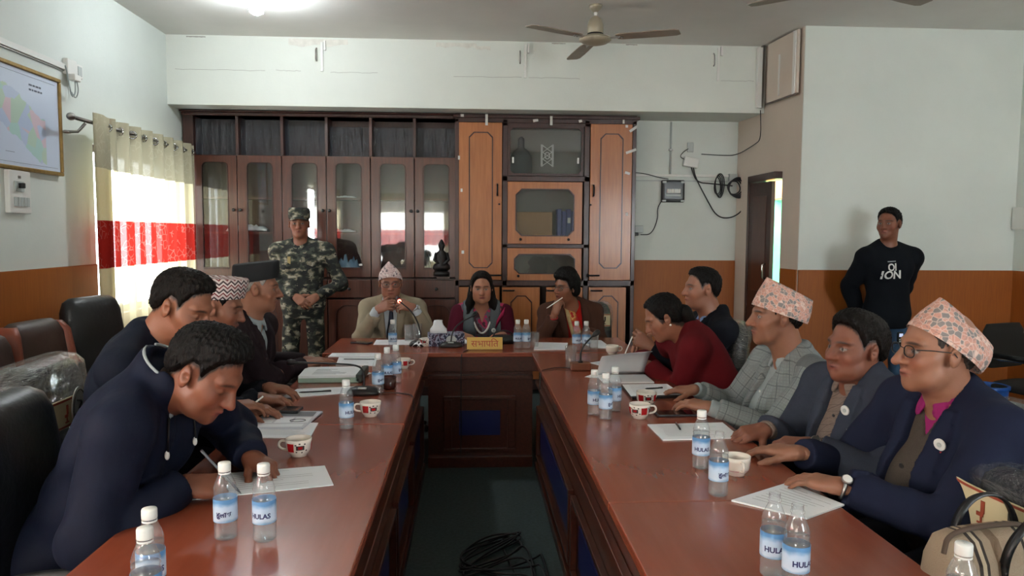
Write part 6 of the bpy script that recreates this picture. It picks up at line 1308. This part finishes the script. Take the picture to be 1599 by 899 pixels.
def make_bottle(cap, txt, level):
    t = thing('water_bottle', 'x', 'bottle')
    MB().lathe(bottle_prof+([] if cap else [(.0145, .169), (.0145, .173), (.0125, .174), (.0125, .186), (.0118, .186), (.0115, .17)]), 20, cap1=False).build('bottle_body', m_pet, t, True)
    wp = [(.001, .004)]+[(r-.0012, z) for r, z in bottle_prof[2:] if z < level]; wp += [(wp[-1][0], level), (.001, level)]
    MB().lathe(wp, 16, cap0=False, cap1=False).build('water', m_water, t, True)
    lb = MB().lathe([(.0283, .047), (.0285, .05), (.0285, .1), (.0283, .103)], 24, cap0=False, cap1=False).build('label', m_label, t, True)
    for a0 in (-PI/2, PI/2): text_obj('label_text', txt, m_lab_ink, lb, .0165, lambda x, y: Vector((.0288*math.cos(a0+x/.0285), .0288*math.sin(a0+x/.0285), .062+y)), bold=.0006)
    if cap: MB().lathe([(.0148, .168), (.0152, .17), (.0152, .186), (.014, .189), (.001, .189)], 20, cap1=False).build('cap', m_cap, t, True); MB().lathe([(.0148, .162), (.0148, .166)], 16, cap0=False, cap1=False).build('cap_ring', m_cap, t)
    return t
protos = {}
def bottle(x, y, label, cap=True, txt='HULAS', level=.12, rz=0, s=1.0):
    key = (cap, txt, level)
    if key in protos: t = copy_tree(protos[key])
    else: t = protos[key] = make_bottle(cap, txt, level)
    t.location = (x, y, TZ); t.rotation_euler = (0, 0, rz); t.scale = (s, s, s); t['label'] = label; t['group'] = 'water bottles on the tables'
HD = 'हुलास'
bottle(-.60, 1.80, 'water bottle at the front left with Devanagari label, in front of the writing hand', True, HD, .05, .15)
bottle(-.502, 1.785, 'water bottle with Latin-letter label beside the lined sheet at the front left', True, 'HULAS', .05, -.1)
bottle(-.652, 1.50, 'cut-off bottle at the bottom left corner, the rear one of the pair', True, 'HULAS', .12, .5); bottle(-.618, 1.40, 'cut-off bottle at the bottom left corner, the front one of the pair', True, HD, .12, 1)
bottle(-.475, 2.815, 'single water bottle standing between the two white and red cups on the left table', True, 'HULAS', .12, .9)
bottle(-.432, 3.44, 'water bottle beside the dark brown mug, nearest of the left row', True, HD, .12, .7); bottle(-.41, 3.62, 'water bottle second in the row behind the brown mug', True, 'HULAS', .12, .3); bottle(-.375, 3.70, 'water bottle third in the row behind the brown mug', True, HD, .12, 1.2)
bottle(-.505, 4.79, 'water bottle in front of the man in the beige suit', True, 'HULAS', .12, .4)
bottle(.515, 3.0, 'left one of the three bottles on the right table', True, 'HULAS', .12, .5); bottle(.549, 2.925, 'front one of the three bottles on the right table', True, HD, .12, .8); bottle(.614, 3.065, 'right one of the three bottles on the right table', True, 'HULAS', .12, 1.1)
bottle(.742, 2.29, 'capped water bottle on the printed sheets, left of the pale cup', True, 'HULAS', .12, -.2); bottle(.716, 2.045, 'open water bottle directly in front of the pale cup', False, HD, .12, .3)
bottle(.668, 1.545, 'open bottle at the lower right, the rear one of the pair', False, 'HULAS', .12, -.2); bottle(.688, 1.475, 'open bottle at the lower right, the front one of the pair', False, 'HULAS', .12, .2)
bottle(.905, 1.265, 'bottle cut off by the bottom edge at the right, by the handbag', True, HD, .12, .2)
bottle(.31, 4.79, 'left bottle of the pair beside the yellow name plate', True, 'HULAS', .12, .2); bottle(.366, 4.79, 'right bottle of the pair beside the yellow name plate', True, HD, .12, .9)
bottle(.686, 4.70, 'left bottle of the pair in front of the woman in glasses', True, 'HULAS', .12, .6); bottle(.748, 4.70, 'right bottle of the pair in front of the woman in glasses', True, HD, .12, .1)
# ---- cups
m_china = M('white_china', 'd6cfc4', .18, coat=.4); m_cred = M('cup_red', 'a01a1e', .25); m_cblk = M('cup_black', '241a1a', .3); m_tea = M('milky_tea', '8a5f3c', .15); m_pinkp = M('pink_print', 'b08088', .3)
def wrapped(poly, r_of_z): return [tuple(Vector((r_of_z(z)*math.cos(a), r_of_z(z)*math.sin(a), z))) for a, z in poly]
def make_cup(kind):
    t = thing('tea_cup', 'x', 'cup'); pr = [(.0, .004), (.022, .004), (.024, 0), (.026, 0), (.027, .006), (.034, .012), (.0405, .024), (.0425, .045), (.0435, .06), (.0415, .06), (.0395, .045), (.037, .026), (.03, .015), (.001, .012)]
    MB().lathe(pr, 28, cap0=False, cap1=False).build('bowl', m_china, t, True); MB().lathe([(.001, .03), (.0378, .03)], 24, cap0=False, cap1=False).build('tea', m_tea, t)
    MB().tube(chaikin([(-.041, 0, .05), (-.06, 0, .052), (-.068, 0, .038), (-.06, 0, .024), (-.038, 0, .02)], 3), .0042, 8).build('handle', m_china, t, True)
    R = lambda z: float(np.interp(z, [.012, .024, .045, .06], [.0345, .041, .043, .044]))+.0006
    def patch(a0, a1, z0, z1, mat, nm):
        n = 6; m = MB(); m.loft([wrapped([(a0+(a1-a0)*k/n, z) for k in range(n+1)], R) for z in np.linspace(z0, z1, 4)], False, False, False); return m.build(nm, mat, t, True)
    if kind == 'red':
        for b in (-2.35, -.15, 1.6): patch(b, b+.62, .021, .05, m_cred, 'red_panel')
        for b in (-1.65, .55, 2.35):
            patch(b+.1, b+.75, .028, .043, m_cblk, 'motif'); patch(b+.25, b+.6, .031, .04, m_cred, 'motif_centre')
            for da, dz in ((0, .046), (.3, .05), (.7, .048), (.05, .022), (.5, .02), (.85, .026)): patch(b+da, b+da+.14, dz-.0025, dz+.002, m_cblk, 'motif_spot')
    else:
        patch(-3, 0, .017, .02, m_pinkp, 'stripe'); patch(0, 3, .017, .02, m_pinkp, 'stripe')
        for b in (-2.4, -1.7, -1.1, -.5): patch(b, b+.18, .034, .041, m_pinkp, 'flower'); patch(b+.25, b+.36, .044, .05, m_pinkp, 'flower')
    return t
cups = {}
def cup(x, y, label, kind='red', rz=0, s=1.0):
    t = copy_tree(cups[kind]) if kind in cups else cups.setdefault(kind, make_cup(kind)); t.location = (x, y, TZ); t.rotation_euler = (0, 0, rz); t.scale = (s,)*3; t['label'] = label; t['group'] = 'tea cups on the tables'
cup(-.578, 2.475, 'white and red tea cup beside the writing man\'s left hand', rz=.0); cup(-.41, 3.01, 'white and red tea cup on the table seam, right of a single bottle', rz=.1); cup(-.372, 4.09, 'white and red tea cup behind the row of left bottles', rz=PI, s=.9); cup(-.295, 4.90, 'white and red cup beside the tissue box', rz=-.6, s=.9)
cup(.693, 2.94, 'front one of the two red cups on the right table, handle to the right', rz=PI-.1); cup(.775, 3.17, 'rear one of the two red cups on the right table', rz=PI+.6); cup(.835, 2.225, 'pale cup with pink flowers near the right man\'s hands', 'pale', rz=PI/2); cup(.888, 4.54, 'pale cup with pink flowers at the corner of the head table', 'pale', rz=PI, s=.95)
bm = thing('brown_mug', 'dark brown mug behind the water bottle on the left table', 'cup', (-.395, 3.545, TZ)); m_bmug = M('brown_glaze', '3b1812', .2)
MB().lathe([(.03, 0), (.036, .01), (.037, .06), (.034, .06), (.032, .012), (.001, .01)], 22, cap1=False).build('bowl', m_bmug, bm, True); MB().tube(chaikin([(-.034, 0, .052), (-.058, 0, .05), (-.06, 0, .02), (-.034, 0, .014)], 3), .005, 8).build('handle', m_bmug, bm, True)
# ---- tumblers
m_tumb = glassmat('tumbler_glass', (.94, .95, .95), .08, .04); haze(m_tumb, .05)
for x, y, h, lab in ((.567, 4.10, .12, 'tall glass tumbler beside the wooden microphone base'), (.422, 4.83, .10, 'glass tumbler right of the bottles by the name plate'), (.80, 4.72, .10, 'glass tumbler behind the bottles of the woman in glasses'), (-.37, 5.13, .12, 'glass tumbler beside the beige-suited man\'s microphone, right one'), (-.43, 5.14, .11, 'glass tumbler beside the beige-suited man\'s microphone, left one')):
    t = thing('glass_tumbler', lab, 'glass', (x, y, TZ), 0, 'glass tumblers'); MB().lathe([(.001, .008), (.026, .006), (.028, 0), (.029, .004), (.034, h), (.032, h), (.027, .012), (.001, .012)], 20, cap0=False, cap1=False).build('tumbler', m_tumb, t, True)
    MB().lathe([(.0335, h-.004), (.0345, h), (.0325, h+.001)], 20, cap0=False, cap1=False).build('rim', m_tumb, t, True)
# ---- gooseneck microphones
m_wbase = M('mic_wood', '6a3a22', .4)
def mic(label, x, y, pts, tipdir, base='black', led=False, rz=0):
    t = thing('gooseneck_microphone', label, 'microphone', (x, y, TZ), 0, 'conference microphones')
    if base == 'black':
        pad([((0, 0, z), (.075*k, 0, 0), (0, .05*k, 0)) for z, k in ((0, 1), (.012, 1), (.026, .85), (.034, .5), (.035, .2))], 0).build('base', m_black, t, True); MB().box(-.02, .02, -.04, -.02, .03, .036).build('switch_key', MATS['pale_grey'], t, bevel=.002)
    else: MB().box(-.055, .055, -.04, .04, 0, .04).build('base', m_wbase, t, bevel=.006); MB().lathe([(.014, .04), (.012, .05)], 12).build('socket', m_black, t, True)
    P = chaikin([Vector(p) for p in pts], 3); MB().tube(P, .0048, 8).build('gooseneck', m_black, t, True)
    e = P[-1]; d = Vector(tipdir).normalized(); MB().tube([e-d*.005, e+d*.012, e+d*.03, e+d*.045, e+d*.05], [.006, .013, .016, .013, .006], 12).build('mic_head', m_black if not led else M('mic_red_foam', '3a1416', .6), t, True)
    if led: MB().tube([e-d*.002, e+d*.008], .0125, 12).build('led_ring', M('red_led', (1, .12, .08), emit=9), t, True)
    return t
mic('gooseneck microphone with a lit red ring before the man in the beige suit', -.335, 4.93, [(0, 0, .03), (-.005, .02, .12), (-.06, .08, .22), (-.15, .12, .285)], (-.35, .6, .5), led=True)
mic('thin black gooseneck microphone in front of the woman in the grey waistcoat', -.13, 4.86, [(0, 0, .03), (.01, .0, .1), (.05, .05, .15), (.14, .12, .19)], (.5, .6, .35))
mic('gooseneck microphone on a wooden base on the right table', .61, 4.02, [(0, 0, .045), (0, .0, .1), (.02, -.0, .14), (.07, .02, .185)], (.7, .2, .5), base='wood')
mic('black desk microphone with its neck bent flat over the document stack', -.50, 3.43, [(0, .02, .03), (-.0, .03, .1), (-.03, .06, .125), (-.15, .09, .128), (-.33, .11, .13)], (-1, .1, 0), led=False)
cable('table_cable', 'black microphone cable running off the edge of the left table', [(-.43, 3.42, .757), (-.36, 3.43, .756), (-.29, 3.40, .756), (-.262, 3.36, .755), (-.256, 3.3, .70)], .003, m_cab); cable('table_cable', 'black microphone cable running off the edge of the right table', [(.555, 4.03, .757), (.47, 4.06, .756), (.41, 4.0, .756), (.384, 3.98, .75), (.38, 3.97, .65)], .003, m_cab)
cable('table_cable', 'thin cable hanging down the front of the head table', [(.0, 4.75, .755), (-.05, 4.62, .755), (-.06, 4.6, .72), (-.058, 4.6, .4), (-.06, 4.6, .1)], .003, m_cab)
# ---- name plate, tissue box, purse, phones, pens
npl = thing('name_plate', 'yellow name plate with red Devanagari lettering on the head table', 'name plate', (.092, 4.735, TZ)); m_gold = M('yellow_plate', 'c9a24a', .45); m_redt = M('red_lettering', 'a02a1c', .5)
MB().hexa([(-.115, -.02, 0), (.115, -.02, 0), (.115, .05, 0), (-.115, .05, 0), (-.115, .0, .08), (.115, .0, .08), (.115, .012, .08), (-.115, .012, .08)]).build('plate', m_gold, npl, bevel=.002)
text_obj('lettering', 'सभाप'+'\u093f'+'त', m_redt, npl, .058, lambda x, y: Vector((x, -.0215+.25*(y+.022), .022+y))); MB().box(-.115, .115, -.024, -.019, 0, .006).build('lower_edge', M('dark_gold', '7a5a22', .5), npl)
tb = thing('tissue_box', 'dark floral tissue box with a white tissue, beside the red cup', 'tissue box', (-.165, 4.94, TZ), .12); m_flo = saree('floral_card', '23263e', '8d92a6', '4a3348', 45)
MB().box(-.12, .12, -.06, .06, 0, .085).build('box', m_flo, tb, bevel=.004); MB().prism([(.035*math.cos(a), .03*math.sin(a)) for a in np.linspace(0, 2*PI, 16, endpoint=False)], lambda a, b, d: (.03+a, d, .043+b), -.0615, -.06).build('oval_panel', MATS['pale_grey'], tb)
rr = random.Random(4); MB().loft([[(-.05+(.045-.03*t_+.012*rr.random())*math.cos(a)*1.2, (.03-.012*t_+.008*rr.random())*math.sin(a), .085+.085*t_) for a in np.linspace(0, 2*PI, 12, endpoint=False)] for t_ in (0, .3, .6, .85, 1)]).build('tissue', m_sheet, tb, True)
tag(MB().loft([[(-.37+.05*t_+.02*math.cos(a)*(1-t_*.3), 4.87+.03*math.sin(a), TZ+.045*(1-abs(2*t_-1))*(.5+.5*math.sin(a))) for a in np.linspace(0, PI, 7)] for t_ in (0, .3, .6, 1)], False, False, False).build('crumpled_tissue', m_sheet, None, True, solid=.002), 'crumpled white tissue left of the red cup on the head table', 'tissue')
pu = thing('dark_purse', 'dark glossy purse lying on the head table before the waistcoat woman', 'purse', (.225, 5.02, TZ)); pad([((0, 0, z), (.09*k, 0, 0), (0, .05*k, 0)) for z, k in ((0, .9), (.015, 1), (.04, .95), (.055, .7), (.06, .3))], 0).build('pouch', M('dark_gloss', '191b1e', .25, bump=.5, bscale=40), pu, True); MB().tube(chaikin([(-.07, 0, .05), (-.05, -.02, .085), (.04, -.02, .09), (.07, 0, .05)], 3), .005, 6).build('strap', m_black, pu, True)
m_screen = M('phone_glass', '0d0f12', .08, coat=.5)
def phone(label, c, rz, w=.075, l=.155, th=.009, z=TZ):
    t = thing('smartphone', label, 'phone', (c[0], c[1], z), rz, 'phones on the tables'); MB().box(-w/2, w/2, -l/2, l/2, 0, th).build('case', M('phone_case', '24272c', .4), t, bevel=.003); MB().box(-w/2+.003, w/2-.003, -l/2+.004, l/2-.004, th, th+.0008).build('screen', m_screen, t)
phone('large phone lying on the grey magazine', (-.785, 3.06), PI/2-.08, .08, .165, .012, TZ+.0105); phone('phone in front of the man in the checked suit', (.855, 2.99), PI/2, .08, .165); phone('phone at the left end of the head table', (-.74, 5.03), PI/2-.5, .07, .14)
def pen(label, a, b, mat=None, r=.0036, tip=True):
    a, b = Vector(a), Vector(b); t = thing('pen', label, 'pen', tuple(a)); d = b-a; MB().tube([d*.0, d*.06, d*.1, d], [.001, r*.8, r, r], 8).build('barrel', mat or m_white, t, True); MB().tube([d*.75+Vector((0, 0, r)), d*.98+Vector((0, 0, r*1.2))], .0015, 5).build('clip', m_steel, t, True); return t
pen('pen in the writing hand of the man in the navy zipped jacket', (-.655, 2.10, .754), (-.735, 2.02, .905), M('grey_pen', '5a5f66', .3)); pen('white pen in the writing hand of the woman in red', (.845, 4.09, .756), (.905, 4.05, .93)); pen('white pen held to her chin by the woman in glasses', (.548, 5.27, .965), (.662, 5.255, 1.045)); pen('white pen between the fingers of the leaning man in dark navy', (-.885, 2.925, .80), (-.83, 2.965, .845)); pen('dark pen lying on the loose papers of the left table', (-.80, 3.44, TZ+.007), (-.655, 3.47, TZ+.007), m_black); pen('black pen lying on the printed page by the red cups', (.83, 3.42, TZ+.019), (.92, 3.44, TZ+.019), m_black); pen('pen lying on the printed sheets before the tweed blazer', (.80, 2.72, TZ+.009), (.81, 2.82, TZ+.009), m_black)
# ---- striped handbag on the chair at the lower right
def stripe_mat():
    t = NT('striped_canvas'); tc = t.add('ShaderNodeTexCoord'); sp = t.add('ShaderNodeSeparateXYZ'); t.link(tc.outputs['Object'], sp.inputs[0]); u = t.math('FRACT', t.math('MULTIPLY', t.math('ADD', sp.outputs[0], t.math('MULTIPLY', sp.outputs[1], .25)), 7.5))
    t.color(t.ramp(u, [(0, hexc('8b7a66')), (.45, hexc('2d2622')), (.52, hexc('a3937c')), (.6, hexc('2d2622')), (.66, hexc('8b7a66')), (.82, hexc('6d5a47'))], 'CONSTANT')); t.set(Roughness=.9); t.bump(t.noise(tc.outputs['Object'], 300, 2), .3, .005); return t.m
hb = thing('striped_handbag', 'beige striped canvas handbag with black handles on the lower right chair', 'handbag', (1.145, 1.55, .49), rad(12)); m_str = stripe_mat()
pad([((0, 0, z), (.13*k, 0, 0), (0, .075*kk, 0)) for z, k, kk in ((0, .9, .9), (.02, 1, 1), (.2, 1, .95), (.3, .97, .75), (.345, .9, .5), (.36, .75, .25))], 0, 32, 3.6).build('bag_body', m_str, hb, True)
MB().tube(chaikin([(-.12, -.02, .32), (-.11, -.02, .365), (0, -.02, .372), (.11, -.02, .365), (.12, -.02, .32)], 3), .006, 6).build('zip_edge', M('bag_trim', '4c3d32', .8), hb, True)
for s_ in (-1, 1): 
    P = chaikin([(.0, s_*.06, .24), (-.005, s_*.07, .34), (.06, s_*.075, .405), (.14, s_*.06, .40), (.185, s_*.06, .3), (.16, s_*.06, .15)], 3); MB().loft([[p+Vector((0, -.012, 0)), p+Vector((0, 0, .006)), p+Vector((0, .012, 0)), p+Vector((0, 0, -.006))] for p in P]).build('handle', m_leather, hb, True)
